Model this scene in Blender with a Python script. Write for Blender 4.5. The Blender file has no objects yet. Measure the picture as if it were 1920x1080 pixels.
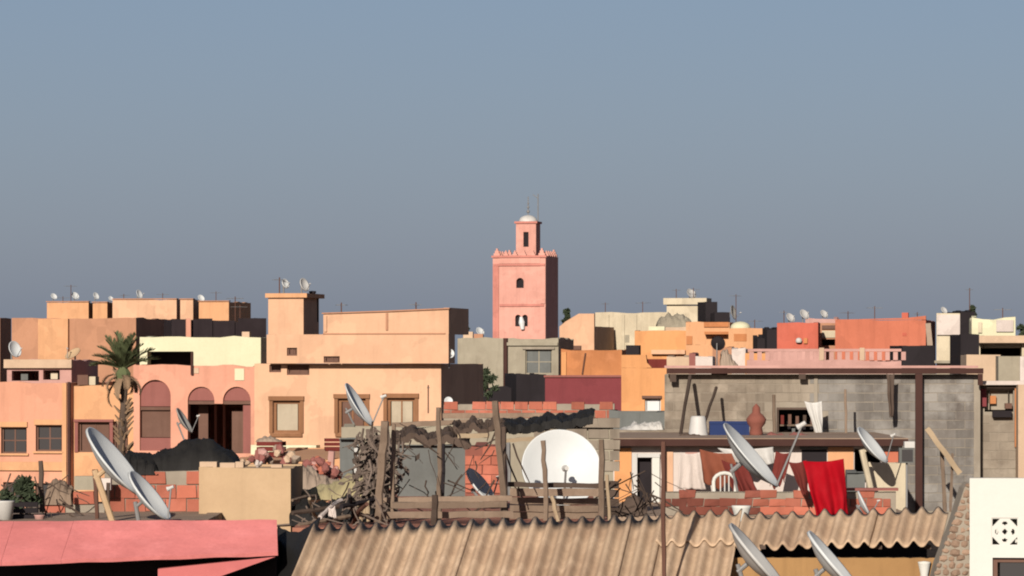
import bpy, bmesh, math, random
from mathutils import Vector, Matrix, Quaternion, noise
random.seed(7)
R = math.radians
SC = bpy.context.scene
COL = SC.collection

# ------------------------------------------------------------------ camera, sky, sun, exposure
F = 7818.0            # focal length in photograph pixels (1920 wide)
HY = 690.0            # eye level row in the photograph
CZ = 12.0             # eye height: a roof terrace
cam = bpy.data.cameras.new('camera')
cam.sensor_width = 36.0
cam.lens = F / 1920 * 36.0
cam.shift_y = (HY - 540) / 1920
cam.clip_start = 1.0
cam.clip_end = 9000
camo = bpy.data.objects.new('camera', cam)
camo.location = (0, 0, CZ)
camo.rotation_euler = (R(90), 0, 0)
COL.objects.link(camo)
SC.camera = camo

SUN_AZ, SUN_EL = 13.5, 21.0       # behind the camera, to its left
wd = bpy.data.worlds.new('World')
SC.world = wd
wd.use_nodes = True
wn, wl = wd.node_tree.nodes, wd.node_tree.links
bg = wn['Background']
sky = wn.new('ShaderNodeTexSky')
sky.sky_type = 'NISHITA'
sky.sun_disc = False
sky.sun_elevation = R(SUN_EL)
sky.sun_rotation = R(180 + SUN_AZ)
sky.altitude = 450
sky.air_density = 1.0
sky.dust_density = 2.0
sky.ozone_density = 6.0
bg.inputs['Strength'].default_value = 0.05
tint = wn.new('ShaderNodeMix'); tint.data_type = 'RGBA'; tint.blend_type = 'MULTIPLY'; tint.inputs[0].default_value = 1.0
tint.inputs[7].default_value = (1.30, 1.0, 0.87, 1)
wl.new(sky.outputs['Color'], tint.inputs[6])
veil = wn.new('ShaderNodeMix'); veil.data_type = 'RGBA'; # blue grey dust veil, thinning out with height, the same all round
veil.inputs[7].default_value = (2.78, 3.55, 5.3, 1)
tc = wn.new('ShaderNodeTexCoord'); sx = wn.new('ShaderNodeSeparateXYZ'); wl.new(tc.outputs['Generated'], sx.inputs[0])
def wm(op, a, b):
    n = wn.new('ShaderNodeMath'); n.operation = op
    for i, v in enumerate((a, b)):
        if isinstance(v, (int, float)): n.inputs[i].default_value = v
        else: wl.new(v, n.inputs[i])
    return n.outputs[0]
vz = wm('DIVIDE', wm('MAXIMUM', sx.outputs[2], 0.0), 0.22)
wl.new(wm('DIVIDE', 0.46, wm('ADD', wm('MULTIPLY', vz, vz), 1.0)), veil.inputs[0])
wl.new(tint.outputs[2], veil.inputs[6])
wl.new(veil.outputs[2], bg.inputs['Color'])
sl = bpy.data.lights.new('sun', 'SUN')
sl.energy = 5.0
sl.angle = R(0.5)
sl.color = (1.0, 0.93, 0.84)
so = bpy.data.objects.new('sun', sl)
sd = Vector((math.sin(R(SUN_AZ)) * math.cos(R(SUN_EL)), math.cos(R(SUN_AZ)) * math.cos(R(SUN_EL)), -math.sin(R(SUN_EL))))
so.rotation_euler = sd.to_track_quat('-Z', 'Y').to_euler()
so.location = (-20, -20, 40)
COL.objects.link(so)
SC.view_settings.view_transform = 'Standard'
SC.view_settings.look = 'None'
SC.view_settings.gamma = 1.0
SC.view_settings.use_curve_mapping = False
SC.view_settings.exposure = 0.7
SC.render.engine = 'CYCLES'
SC.cycles.filter_width = 2.0        # the photograph is soft

# ------------------------------------------------------------------ helpers
def P(px, py, Y):
    return Vector(((px - 960) / F * Y, Y, CZ + (HY - py) / F * Y))

def pm(px, Y):                    # pixels to metres at a distance
    return px * Y / F

MW = {}                           # world matrix of every parent we make

def tag(o, label=None, cat=None, group=None, kind=None):
    if label: o['label'] = label
    if cat: o['category'] = cat
    if group: o['group'] = group
    if kind: o['kind'] = kind
    return o

def empty(name, loc, rz=0.0, label=None, cat=None, group=None):
    o = bpy.data.objects.new(name, None)
    o.empty_display_size = 0.2
    o.location = loc
    o.rotation_euler = (0, 0, rz)
    COL.objects.link(o)
    MW[o] = Matrix.Translation(loc) @ Matrix.Rotation(rz, 4, 'Z')
    return tag(o, label, cat, group)

class MB:
    def __init__(s):
        s.v = []; s.f = []
    def quad(s, *p):
        i = len(s.v); s.v += [Vector(q) for q in p]; s.f.append(tuple(range(i, i + len(p))))
    def box(s, x0, x1, y0, y1, z0, z1, M=None):
        i = len(s.v)
        for z in (z0, z1):
            for x, y in ((x0, y0), (x1, y0), (x1, y1), (x0, y1)):
                q = Vector((x, y, z)); s.v.append(M @ q if M else q)
        s.f += [(i, i+3, i+2, i+1), (i+4, i+5, i+6, i+7), (i, i+1, i+5, i+4), (i+1, i+2, i+6, i+5), (i+2, i+3, i+7, i+6), (i+3, i, i+4, i+7)]
        return s
    def tube(s, pts, r, n=8, cap=True):
        pts = [Vector(p) for p in pts]
        rs = r if isinstance(r, (list, tuple)) else [r] * len(pts)
        i0 = len(s.v); up = None
        for k, p in enumerate(pts):
            d = (pts[min(k+1, len(pts)-1)] - pts[max(k-1, 0)]).normalized()
            if up is None or abs(d.dot(up)) > .95:
                up = Vector((0, 0, 1)) if abs(d.z) < .9 else Vector((0, 1, 0))
            a = d.cross(up).normalized(); b = d.cross(a).normalized()
            for j in range(n):
                t = 2 * math.pi * j / n
                s.v.append(p + (a * math.cos(t) + b * math.sin(t)) * rs[k])
        for k in range(len(pts) - 1):
            for j in range(n):
                a = i0 + k*n + j; b = i0 + k*n + (j+1) % n
                s.f.append((a, b, b + n, a + n))
        if cap:
            s.f.append(tuple(i0 + j for j in range(n)))
            s.f.append(tuple(i0 + (len(pts)-1)*n + j for j in reversed(range(n))))
        return s
    def lathe(s, prof, n=20, M=None, close=False):
        i0 = len(s.v)
        for r, z in prof:
            for j in range(n):
                t = 2 * math.pi * j / n
                q = Vector((r * math.cos(t), r * math.sin(t), z)); s.v.append(M @ q if M else q)
        m = len(prof)
        for k in range(m if close else m - 1):
            for j in range(n):
                a = i0 + k*n + j; b = i0 + k*n + (j+1) % n
                c = i0 + ((k+1) % m)*n
                s.f.append((a, b, c + (j+1) % n, c + j))
        return s
    def prism(s, pts, d):         # polygon of points, extruded by vector d
        i = len(s.v); n = len(pts); d = Vector(d)
        s.v += [Vector(p) for p in pts] + [Vector(p) + d for p in pts]
        s.f.append(tuple(range(i, i+n))); s.f.append(tuple(reversed(range(i+n, i+2*n))))
        for k in range(n):
            a = i + k; b = i + (k+1) % n
            s.f.append((a, a + n, b + n, b))
        return s
    def grid(s, fn, nu, nv):
        i0 = len(s.v)
        for j in range(nv + 1):
            for i in range(nu + 1):
                s.v.append(Vector(fn(i / nu, j / nv)))
        for j in range(nv):
            for i in range(nu):
                a = i0 + j*(nu+1) + i
                s.f.append((a, a+1, a+nu+2, a+nu+1))
        return s
    def mesh(s, name):
        me = bpy.data.meshes.new(name)
        me.from_pydata([tuple(v) for v in s.v], [], s.f)
        me.update()
        return me
    def build(s, name, mat, parent=None, world=False, smooth=False, base=None):
        """parent with world=True: vertices are in world coordinates; base: origin of a top-level mesh"""
        if parent is not None and world:
            inv = MW[parent].inverted(); s.v = [inv @ v for v in s.v]
        if parent is None and base is not None:
            b = Vector(base); s.v = [v - b for v in s.v]
        me = s.mesh(name)
        me.materials.append(mat)
        if smooth:
            for p in me.polygons: p.use_smooth = True
        o = bpy.data.objects.new(name, me)
        COL.objects.link(o)
        if parent is not None:
            o.parent = parent; MW[o] = MW[parent]
        elif base is not None:
            o.location = base; MW[o] = Matrix.Translation(base)
        return o

def solid(o, t):
    m = o.modifiers.new('thickness', 'SOLIDIFY'); m.thickness = t; m.offset = 0
    return o

def link(me, name, parent, loc, rot=(0, 0, 0), scale=(1, 1, 1)):
    o = bpy.data.objects.new(name, me)
    COL.objects.link(o); o.parent = parent
    o.location = loc; o.rotation_euler = rot; o.scale = scale
    return o

def lin(c):
    c /= 255.0
    return c / 12.92 if c <= .04045 else ((c + .055) / 1.055) ** 2.4

# ------------------------------------------------------------------ materials
EXPO = (2.5, 2.42, 2.2)                       # lit white wall in the photograph against its base colour
def base_of(rgb, cap=.8):
    return tuple(min(cap, lin(c) / k) for c, k in zip(rgb, EXPO))

def mat(name, rgb=None, base=None, rough=.9, stain=.22, streak=.26, grain=.10, bump=.25, scale=1.0, rnd=.0, metal=0, stain_rgb=None, bscale=1.0, patch=None):
    if patch is None: patch = .45 if 'plaster' in name else 0
    m = bpy.data.materials.new(name); m.use_nodes = True
    N, L = m.node_tree.nodes, m.node_tree.links
    bs = N['Principled BSDF']
    c = base or base_of(rgb)
    bs.inputs['Roughness'].default_value = rough
    bs.inputs['Metallic'].default_value = metal
    bs.inputs['Specular IOR Level'].default_value = 0.0 if 'cloth' in name or 'blanket' in name else (.25 if max(c) > .1 else .08)
    geo = N.new('ShaderNodeNewGeometry')
    def nz(sc, det, rough_=.6, vec=None):
        n = N.new('ShaderNodeTexNoise'); n.inputs['Scale'].default_value = sc; n.inputs['Detail'].default_value = det
        n.inputs['Roughness'].default_value = rough_
        L.new(vec or geo.outputs['Position'], n.inputs['Vector']); return n.outputs['Fac']
    def ramp(f, a, b):
        r = N.new('ShaderNodeMapRange'); r.inputs[1].default_value = a; r.inputs[2].default_value = b
        r.inputs[3].default_value = 0; r.inputs[4].default_value = 1; L.new(f, r.inputs[0]); return r.outputs[0]
    def mixc(fac, a, b, k):
        x = N.new('ShaderNodeMix'); x.data_type = 'RGBA'
        mul = N.new('ShaderNodeMath'); mul.operation = 'MULTIPLY'; mul.inputs[1].default_value = k
        L.new(fac, mul.inputs[0]); L.new(mul.outputs[0], x.inputs[0])
        if isinstance(a, tuple): x.inputs[6].default_value = (*a, 1)
        else: L.new(a, x.inputs[6])
        x.inputs[7].default_value = (*b, 1)
        return x.outputs[2]
    dark = base_of(stain_rgb) if stain_rgb else tuple(v * w for v, w in zip(c, (.55, .50, .48)))
    pale = tuple(min(.85, v * 1.15 + .05 * max(c)) for v in c)
    col = mixc(ramp(nz(.55 * scale, 7), .42, .68), c, dark, stain)
    mp = N.new('ShaderNodeMapping'); mp.inputs['Scale'].default_value = (3.2 * scale, 3.2 * scale, .28 * scale)
    L.new(geo.outputs['Position'], mp.inputs[0])
    col = mixc(ramp(nz(1.0, 5, .65, mp.outputs[0]), .5, .75), col, tuple(v * .6 for v in dark), streak)
    col = mixc(ramp(nz(1.7 * scale, 6), .5, .72), col, pale, stain * 1.4)
    if patch:
        col = mixc(ramp(nz(.42 * scale, 3, .5), .565, .585), col, tuple(min(.85, v * 1.18) for v in c), patch)
        col = mixc(ramp(nz(.8 * scale, 4, .55), .62, .635), col, tuple(v * .74 for v in c), patch * .8)
    g = nz(14 * scale, 4)
    col = mixc(ramp(g, .45, .75), col, dark, grain)
    if rnd:
        oi = N.new('ShaderNodeObjectInfo')
        hs = N.new('ShaderNodeHueSaturation')
        r = N.new('ShaderNodeMapRange'); r.inputs[3].default_value = 1 - rnd; r.inputs[4].default_value = 1 + rnd
        L.new(oi.outputs['Random'], r.inputs[0]); L.new(r.outputs[0], hs.inputs['Value'])
        L.new(col, hs.inputs['Color']); col = hs.outputs[0]
    L.new(col, bs.inputs['Base Color'])
    if bump:
        b = N.new('ShaderNodeBump'); b.inputs['Strength'].default_value = bump; b.inputs['Distance'].default_value = .03
        L.new(nz(6 * bscale, 8, .7), b.inputs['Height']); L.new(b.outputs[0], bs.inputs['Normal'])
    return m

M = {}
M['peach'] = mat('peach plaster', (252, 197, 151), stain=.22, streak=.22)
M['salmon'] = mat('salmon plaster', (250, 176, 140), stain=.16)
M['pinkh'] = mat('pink plaster', (251, 178, 138), stain=.16)
M['apricot'] = mat('apricot plaster', (252, 186, 130), stain=.18)
M['tan'] = mat('tan plaster', (214, 154, 114), stain=.25)
M['cream'] = mat('cream plaster', (255, 245, 196), stain=.12, streak=.08)
M['minaret'] = mat('minaret plaster', (250, 180, 154), stain=.22)
M['minaret_trim'] = mat('minaret trim plaster', (230, 148, 126), stain=.2)
M['ochre'] = mat('brown orange plaster', (226, 146, 88), stain=.4, streak=.3)
M['orange'] = mat('orange plaster', (251, 176, 110), stain=.15)
M['maroon'] = mat('maroon plaster', (150, 68, 68), stain=.25)
M['floor'] = mat('terracotta floor', (196, 128, 98), stain=.5)
M['brickred'] = mat('red brick', (212, 122, 92), stain=.5, rnd=.25, streak=.3)
M['concrete'] = mat('concrete', (190, 176, 146), stain=.4, streak=.35)
M['block'] = mat('grey concrete block', (160, 151, 136), stain=.95, streak=.7, rnd=.15, scale=.8)
M['blockbrown'] = mat('brownish concrete block', (174, 157, 132), stain=.9, streak=.7, rnd=.13, scale=.8)
M['brickshade'] = mat('dirty brick with painted shade', (150, 82, 62), stain=.6, rnd=.3, streak=.4)  # dirty brick, darkened further as painted shade of the laundry
M['mortar'] = mat('mortar', (186, 170, 144), stain=.5)
M['red'] = mat('red plaster', (230, 132, 96), stain=.2)
M['redpink'] = mat('rose red plaster', (226, 116, 88), stain=.2)
M['beige'] = mat('beige plaster', (240, 220, 180), stain=.3, streak=.3)
M['sand'] = mat('sand plaster', (236, 200, 160), stain=.3, streak=.2)
M['dirtywhite'] = mat('dirty white plaster', (246, 226, 205), stain=.3, streak=.3)
M['rosewall'] = mat('pale rose plaster', (228, 174, 154), stain=.35, streak=.2)
M['pinkroof'] = mat('pink roof paint', base=(.45, .140, .130), stain=.4, streak=.12, grain=.2, scale=1.4, bump=.3)
M['white'] = mat('whitewash', (255, 248, 226), stain=.05, streak=.04, grain=.03)
M['pinkdim'] = mat('pink paint dimmed for sun', base=(.33, .092, .086), stain=.25)  # same paint as the roof, darkened to offset sun on the upright face
M['sheet'] = mat('weathered fibre cement', (240, 203, 160), stain=.6, streak=0, grain=.25, scale=1.6, bump=.5, rnd=.09, stain_rgb=(186, 146, 112))
M['rubble'] = mat('rubble stone', (184, 150, 120), stain=.4, rnd=.2)
M['ochrewall'] = mat('ochre mud wall', (200, 152, 94), stain=.4, streak=.4)
M['creamwall'] = mat('sandy render', (229, 191, 143), stain=.22, streak=.15)
M['dishwhite'] = mat('dish paint', (236, 230, 214), stain=.22, streak=.25, grain=.06, rough=.5, bump=0)
M['dishbright'] = mat('bright dish paint', (252, 250, 236), stain=.1, streak=.1, grain=.03, rough=.5, bump=0)
M['dishgrey'] = mat('worn dish paint', (200, 192, 174), stain=.35, streak=.35, rough=.6, bump=0)
M['metal'] = mat('galvanised steel', (170, 165, 155), stain=.3, rough=.55, metal=.3, bump=0)
M['rust'] = mat('rusty steel', base=(.085, .042, .03), stain=.4, bump=.2)
M['brownpaint'] = mat('brown painted steel', base=(.042, .020, .016), stain=.3, bump=.1)
M['wood'] = mat('weathered timber', (160, 134, 108), stain=.5, streak=.3, bump=.5, rnd=.25, scale=3)
M['darkwood'] = mat('dark timber', base=(.06, .042, .032), stain=.4, bump=.4, rnd=.3)
M['palewood'] = mat('pale timber', (206, 178, 138), stain=.3, rnd=.15)
M['frame'] = mat('brown window surround', (170, 118, 78), stain=.3)
M['shutter'] = mat('dark brown shutter', base=(.10, .055, .040), stain=.3)
M['curtain'] = mat('pale curtain', (214, 194, 160), stain=.3)
M['tymp'] = mat('rose tympanum', (172, 106, 92), stain=.2)
M['dark'] = mat('dark and painted shade plaster', base=(.016, .013, .014), stain=.3)  # near-black; colours dark things and stands in for shade on several houses
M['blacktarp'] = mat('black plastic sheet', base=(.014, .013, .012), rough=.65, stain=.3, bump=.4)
M['shadewall'] = mat('painted shade wall', base=(.018, .013, .014), stain=.4)  # near-black colour stands in for a wall in shade
M['greytarp'] = mat('grey sheet', (134, 134, 124), stain=.4, streak=.3)
M['redcloth'] = mat('red cloth', base=(.22, .004, .008), stain=.25, grain=.05, bump=.1)
M['marooncloth'] = mat('maroon cloth', base=(.10, .022, .018), stain=.4)
M['rustcloth'] = mat('rust brown blanket', base=(.14, .045, .026), stain=.5)
M['yellowtarp'] = mat('yellowed canvas', (206, 188, 136), stain=.35, streak=.2)
M['greycloth'] = mat('grey canvas', (196, 170, 142), stain=.3)
M['bluep'] = mat('blue plastic', base=(.010, .020, .068), rough=.5, stain=.15, bump=0)
M['whitep'] = mat('white plastic', (240, 232, 214), rough=.5, stain=.2, bump=0)
M['terracotta'] = mat('terracotta', base=(.15, .05, .034), stain=.3)
M['palm'] = mat('palm frond', base=(.065, .075, .035), stain=.3, rough=.6, bump=0, rnd=.15)
M['deadfrond'] = mat('dry palm frond', base=(.17, .11, .065), stain=.3, bump=0)
M['trunk'] = mat('palm trunk', base=(.065, .046, .034), stain=.5, bump=.5)
M['leaf'] = mat('dark foliage', base=(.035, .045, .025), stain=.4, bump=0)
M['twig'] = mat('dry twigs', base=(.11, .082, .064), stain=.5, bump=0)
M['ground'] = mat('dusty ground', base=(.14, .105, .08), stain=.4, scale=.2)
M['slabgrey'] = mat('cement slab', (190, 160, 130), stain=.4)

def glassmat():
    m = bpy.data.materials.new('window glass'); m.use_nodes = True
    b = m.node_tree.nodes['Principled BSDF']
    b.inputs['Base Color'].default_value = (.03, .028, .028, 1); b.inputs['Roughness'].default_value = .12
    return m
M['glass'] = glassmat()

# ------------------------------------------------------------------ buildings
def hj(*a):                       # small repeatable jitter -1..1
    return noise.noise(Vector((a[0] * 1.37 + 5.1, a[1] * 2.11 + 9.7, a[2] if len(a) > 2 else .3))) * 1.6

class House:
    """front face from photo column x0 to x1, top row yt, distance Y of the front left corner, turned th degrees so the right side shows;
    x2: column where the right side ends (else depth in metres)"""
    def __init__(s, name, label, cat, x0, x1, yt, Y, th=12, depth=6.0, x2=None, m='peach', ybot=None, group=None,
                 openings=(), arches=(), rough=.05, parapet=.5, reveal=.22, wallname='wall', parent=None, zb=0.0, build=True, sidemat=None):
        s.th = R(th); s.c, s.s = math.cos(s.th), math.sin(s.th)
        s.A = Vector(((x0 - 960) / F * Y, Y, 0)); s.Y = Y
        s.w = s.u_of(x1)
        s.zt = CZ + (HY - yt) / F * Y
        s.zb = zb if ybot is None else CZ + (HY - ybot) / F * Y
        if x2 is not None:
            p = (x2 - 960) / F; bx, by = s.A.x + s.w * s.c, Y - s.w * s.s
            depth = (p * by - bx) / (s.s - p * s.c)
        s.d = depth
        s.e = empty(name, (s.A.x, s.A.y, s.zb if s.zb > .01 else 0), -s.th, label, cat, group)
        s.oz = s.zb if s.zb > .01 else 0.0
        s.m = m; s.rd = reveal
        s.open = [s.rect(*o[:4]) for o in openings]
        s.arch = [s.rect(*a[:4]) for a in arches]
        if build: s.wall(rough, parapet, wallname)
    def u_of(s, px):
        p = (px - 960) / F
        return (p * s.A.y - s.A.x) / (s.c + p * s.s)
    def z_of(s, u, py):
        return CZ + (HY - py) / F * (s.A.y - u * s.s)
    def rect(s, x0, y0, x1, y1):
        u0, u1 = s.u_of(x0), s.u_of(x1); um = (u0 + u1) / 2
        return u0, u1, s.z_of(um, y1), s.z_of(um, y0)
    def wall(s, rough, ph, nm):
        mb = MB(); w, z0, z1, d = s.w, s.zb, s.zt, s.d
        n = max(2, int(w / .45))
        us = {0.0, w} | {w * i / n for i in range(n + 1)}; zs = {z0, z1}
        H = s.open + s.arch
        for a, b, c_, e in H: us |= {a, b}; zs |= {c_, e}
        us = sorted(u for u in us if -1e-6 <= u <= w + 1e-6); zs = sorted(z for z in zs if z0 - 1e-6 <= z <= z1 + 1e-6)
        top = lambda u: z1 + rough * hj(u, s.A.x) * (1.0)
        zz = lambda u, z: top(u) if z >= z1 - 1e-6 else z
        oz = s.oz
        for i in range(len(us) - 1):
            for j in range(len(zs) - 1):
                uc, zc = (us[i] + us[i+1]) / 2, (zs[j] + zs[j+1]) / 2
                if any(a < uc < b and c_ < zc < e for a, b, c_, e in H): continue
                a, b = us[i], us[i+1]
                mb.quad((a, 0, zz(a, zs[j]) - oz), (b, 0, zz(b, zs[j]) - oz), (b, 0, zz(b, zs[j+1]) - oz), (a, 0, zz(a, zs[j+1]) - oz))
        for a, b, c_, e in s.open:
            r = s.rd; c2, e2 = c_ - oz, e - oz
            mb.quad((a, 0, c2), (a, r, c2), (a, r, e2), (a, 0, e2)); mb.quad((b, 0, c2), (b, 0, e2), (b, r, e2), (b, r, c2))
            mb.quad((a, 0, c2), (b, 0, c2), (b, r, c2), (a, r, c2)); mb.quad((a, 0, e2), (a, r, e2), (b, r, e2), (b, 0, e2))
        for a, b, c_, e in s.arch:
            r = s.rd; c2, e2 = c_ - oz, e - oz; rad = (b - a) / 2; sp = max(c2, e2 - rad); m_ = (a + b) / 2; k = 14
            pts = [(m_ - rad * math.cos(math.pi * i / k), sp + (e2 - sp) * math.sin(math.pi * i / k)) for i in range(k + 1)]
            for i in range(k):
                (xa, za), (xb, zb_) = pts[i], pts[i+1]
                mb.quad((xa, 0, za), (xb, 0, zb_), (xb, 0, e2), (xa, 0, e2))
                mb.quad((xa, 0, za), (xa, r, za), (xb, r, zb_), (xb, 0, zb_))
            mb.quad((a, 0, c2), (a, r, c2), (a, r, sp), (a, 0, sp)); mb.quad((b, 0, c2), (b, 0, sp), (b, r, sp), (b, r, c2))
            mb.quad((a, 0, c2), (b, 0, c2), (b, r, c2), (a, r, c2))
        t = .2; zr = z1 - ph
        for i in range(len(us) - 1):                                     # coping of the front parapet, and its back
            a, b = us[i], us[i+1]
            mb.quad((a, 0, top(a) - oz), (b, 0, top(b) - oz), (b, t, top(b) - oz), (a, t, top(a) - oz))
            mb.quad((a, t, top(a) - oz), (b, t, top(b) - oz), (b, t, zr - oz), (a, t, zr - oz))
        zl, zrr = top(0) - oz, top(w) - oz; q0 = z0 - oz; zq = zr - oz; k = max(2, int(d / .5))
        def side(x, xi, zend, sgn):
            ts = [(d * i / k) for i in range(k + 1)]
            tv = lambda y: zend if y == 0 else z1 - oz + rough * hj(y + 3, s.A.x + sgn)
            for i in range(k):
                a, b = ts[i], ts[i+1]
                mb.quad((x, a, q0), (x, b, q0), (x, b, tv(b)), (x, a, tv(a)))
                mb.quad((x, a, tv(a)), (x, b, tv(b)), (xi, b, tv(b)), (xi, a, tv(a)))
                mb.quad((xi, a, tv(a)), (xi, b, tv(b)), (xi, b, zq), (xi, a, zq))
        side(0, t, zl, 1.7); side(w, w - t, zrr, 4.4)
        mb.quad((0, d, q0), (w, d, q0), (w, d, z1 - oz), (0, d, z1 - oz))
        mb.quad((0, d - t, zq), (w, d - t, zq), (w, d - t, z1 - oz), (0, d - t, z1 - oz))
        mb.quad((0, d - t, z1 - oz), (w, d - t, z1 - oz), (w, d, z1 - oz), (0, d, z1 - oz))
        mb.quad((0, 0, zq), (w, 0, zq), (w, d, zq), (0, d, zq))
        mb.build(nm, M[s.m], s.e)
    # ---- parts laid on the front face; rectangles in photo pixels
    def box(s, name, x0, y0, x1, y1, v0, v1, m, parent=None, ret=False):
        u0, u1, z0, z1 = s.rect(x0, y0, x1, y1)
        mb = MB().box(u0, u1, v0, v1, z0 - s.oz, z1 - s.oz)
        return mb.build(name, M[m], parent or s.e)
    def window(s, x0, y0, x1, y1, pane='glass', frame='shutter', mull=1, bars=0, sill=None, hood=None, hm='frame', fw=.05, name='window', v=None):
        u0, u1, z0, z1 = s.rect(x0, y0, x1, y1); z0 -= s.oz; z1 -= s.oz
        v = s.rd - .08 if v is None else v
        f = MB()
        f.box(u0, u0+fw, v, v+.05, z0, z1); f.box(u1-fw, u1, v, v+.05, z0, z1)
        f.box(u0+fw, u1-fw, v, v+.05, z0, z0+fw); f.box(u0+fw, u1-fw, v, v+.05, z1-fw, z1)
        for i in range(mull):
            uc = u0 + (u1-u0) * (i+1) / (mull+1); f.box(uc-.025, uc+.025, v+.005, v+.045, z0+fw, z1-fw)
        for i in range(bars):
            zc = z0 + (z1-z0) * (i+1) / (bars+1); f.box(u0+fw, u1-fw, v+.01, v+.04, zc-.02, zc+.02)
        wo = f.build(name, M[frame], s.e)
        k = mull + 1
        for i in range(k):
            a = u0 + fw + (u1-u0-2*fw) * i / k; b = u0 + fw + (u1-u0-2*fw) * (i+1) / k
            MB().box(a+.026, b-.026, v+.02, v+.03, z0+fw+.001, z1-fw-.001).build('pane', M[pane], wo)
        if sill: MB().box(u0-.08, u1+.08, -.09, .02, z0-sill, z0-.003).build('sill', M[hm], wo)
        if hood:
            h = MB(); h.box(u0-.14, u1+.14, -.10, -.002, z1+.02, z1+hood); h.box(u0-.12, u0-.002, -.05, -.002, z0, z1+.018); h.box(u1+.002, u1+.12, -.05, -.002, z0, z1+.018)
            h.build('surround', M[hm], wo)
        return wo

VAR = [0]
def brickwork(h, x0, y0, x1, y1, bw, bh, m, name='brick', hj_=None, proud=.02, thick=.08, skip=(), joint=.015, jit=.006, m2=None, split=None, drop=0.0, ragged=0.0):
    """single bricks as parts on a house front; skip: pixel rectangles without bricks"""
    u0, u1, z0, z1 = h.rect(x0, y0, x1, y1)
    sk = [h.rect(*k) for k in skip]
    meshes = []
    for k in range(5):
        hq = joint/2 if hj_ is None else hj_
        mb = MB().box(-bw/2+hq, bw/2-hq, 0, thick, 0, bh-joint)
        for i, v in enumerate(mb.v):
            v.x += random.uniform(-jit, jit); v.z += random.uniform(-jit, jit); v.y += random.uniform(-jit, jit)
        me = mb.mesh(name); me.materials.append(M[m]); meshes.append(me)
    half = []
    for k in range(2):
        mb = MB().box(-bw/4+joint/2, bw/4-joint/2, 0, thick, 0, bh-joint); me = mb.mesh('half_' + name); me.materials.append(M[m]); half.append(me)
    alt = {}
    if m2:
        for me in meshes + half:
            a = me.copy(); a.materials.clear(); a.materials.append(M[m2]); alt[me] = a
    nr = int(round((z1 - z0) / bh)); n = int(round((u1 - u0) / bw)); out = []
    for r in range(nr):
        z = z1 - (r + 1) * bh
        off = (r % 2) * .5
        cells = [(i + .5 + off, False) for i in range(n - (1 if off else 0))]
        if off: cells = [(.25, True)] + cells + [(n - .25, True)]
        for cpos, hf in cells:
            u = u0 + cpos * bw
            if any(a < u < b and c_ < z + bh / 2 < e for a, b, c_, e in sk): continue
            if drop and random.random() < drop: continue
            if ragged and r == 0 and random.random() < ragged: continue
            me = random.choice(half if hf else meshes)
            if m2 and split is not None and u > h.u_of(split): me = alt[me]
            out.append(link(me, name, h.e, (u, -proud + random.uniform(-.004, .004), z - h.oz), (random.uniform(-.006, .006), random.uniform(-.01, .01), 0)))
    return out

# ------------------------------------------------------------------ small things
def dish(label, cx, cy, Y, dpx, n, ybase, m='dishwhite', mx=None, name='satellite_dish', group=None, seg=28, arm=True, mastm='metal', mr=.025, armlen=.75, side=None):
    """reflector centre at (cx,cy), dpx across, aimed along n, on a mast standing at row ybase"""
    n = Vector(n).normalized(); c = P(cx, cy, Y); D = pm(dpx, Y); Rr = D / 2; dep = D * .155
    back = c - n * (dep + D * .10)
    base = Vector((back.x if mx is None else P(mx, cy, Y).x, back.y, P(cx, ybase, Y).z))
    e = empty(name, base, 0, label, 'satellite dish', group)
    q = n.to_track_quat('Z', 'Y').to_matrix().to_4x4(); T = Matrix.Translation(c - n * dep * .5) @ q
    k = 6
    prof = [(Rr * i / k + .001, dep * (i / k) ** 2) for i in range(k + 1)] + [(Rr + .018, dep + .006), (Rr + .02, dep - .030)] + [(Rr * i / k + .001, dep * (i / k) ** 2 - .014) for i in range(k, -1, -1)]
    MB().lathe(prof, seg, T).build('reflector', M[m], e, world=True, smooth=True)
    # bracket and mast
    vtx = c - n * dep * .5 - n * .014
    MB().tube([vtx, back], max(.02, D * .03), 8).build('bracket', M[mastm], e, world=True)
    MB().tube([Vector((back.x, back.y, back.z + D * .10)), base], mr, 8).build('mast', M[mastm], e, world=True)
    if arm:
        up = Vector((0, 0, 1)); dn = (n * n.z - up); dn = dn.normalized() if dn.length > .01 else Vector((0, 0, -1))
        if side is not None: dn = Vector(side).normalized()
        low = c + dn * Rr * .98 + n * dep * .5; foc = c + n * D * armlen * .8 + dn * Rr * .25
        MB().tube([low, foc], max(.012, D * .014), 6).build('feed_arm', M['metal'], e, world=True)
        d2 = (c - foc).normalized()
        MB().tube([foc - d2 * D * .05, foc + d2 * D * .02, foc + d2 * D * .07], [D * .028, D * .03, D * .045], 10).build('feed_horn', M['whitep'], e, world=True)
    return e

def antenna(label, x, yt, yb, Y, els=5, hw=.35, name='antenna', rot=.6):
    b = P(x, yb, Y); t = P(x, yt, Y)
    e = empty(name, b, 0, label, 'antenna')
    MB().tube([b, t], .02, 6).build('mast', M['rust'], e, world=True)
    d = Vector((math.cos(rot), math.sin(rot), 0)); p = Vector((-d.y, d.x, 0)); zt = t - Vector((0, 0, .08))
    bm_ = MB(); bm_.tube([zt - d * hw, zt + d * hw], .012, 6)
    for i in range(els):
        q = zt + d * hw * (2 * i / (els - 1) - 1) * .95
        l = hw * (.75 - .35 * i / els); bm_.tube([q - p * l, q + p * l], .007, 5)
    bm_.build('boom', M['metal'], e, world=True)
    return e

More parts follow.
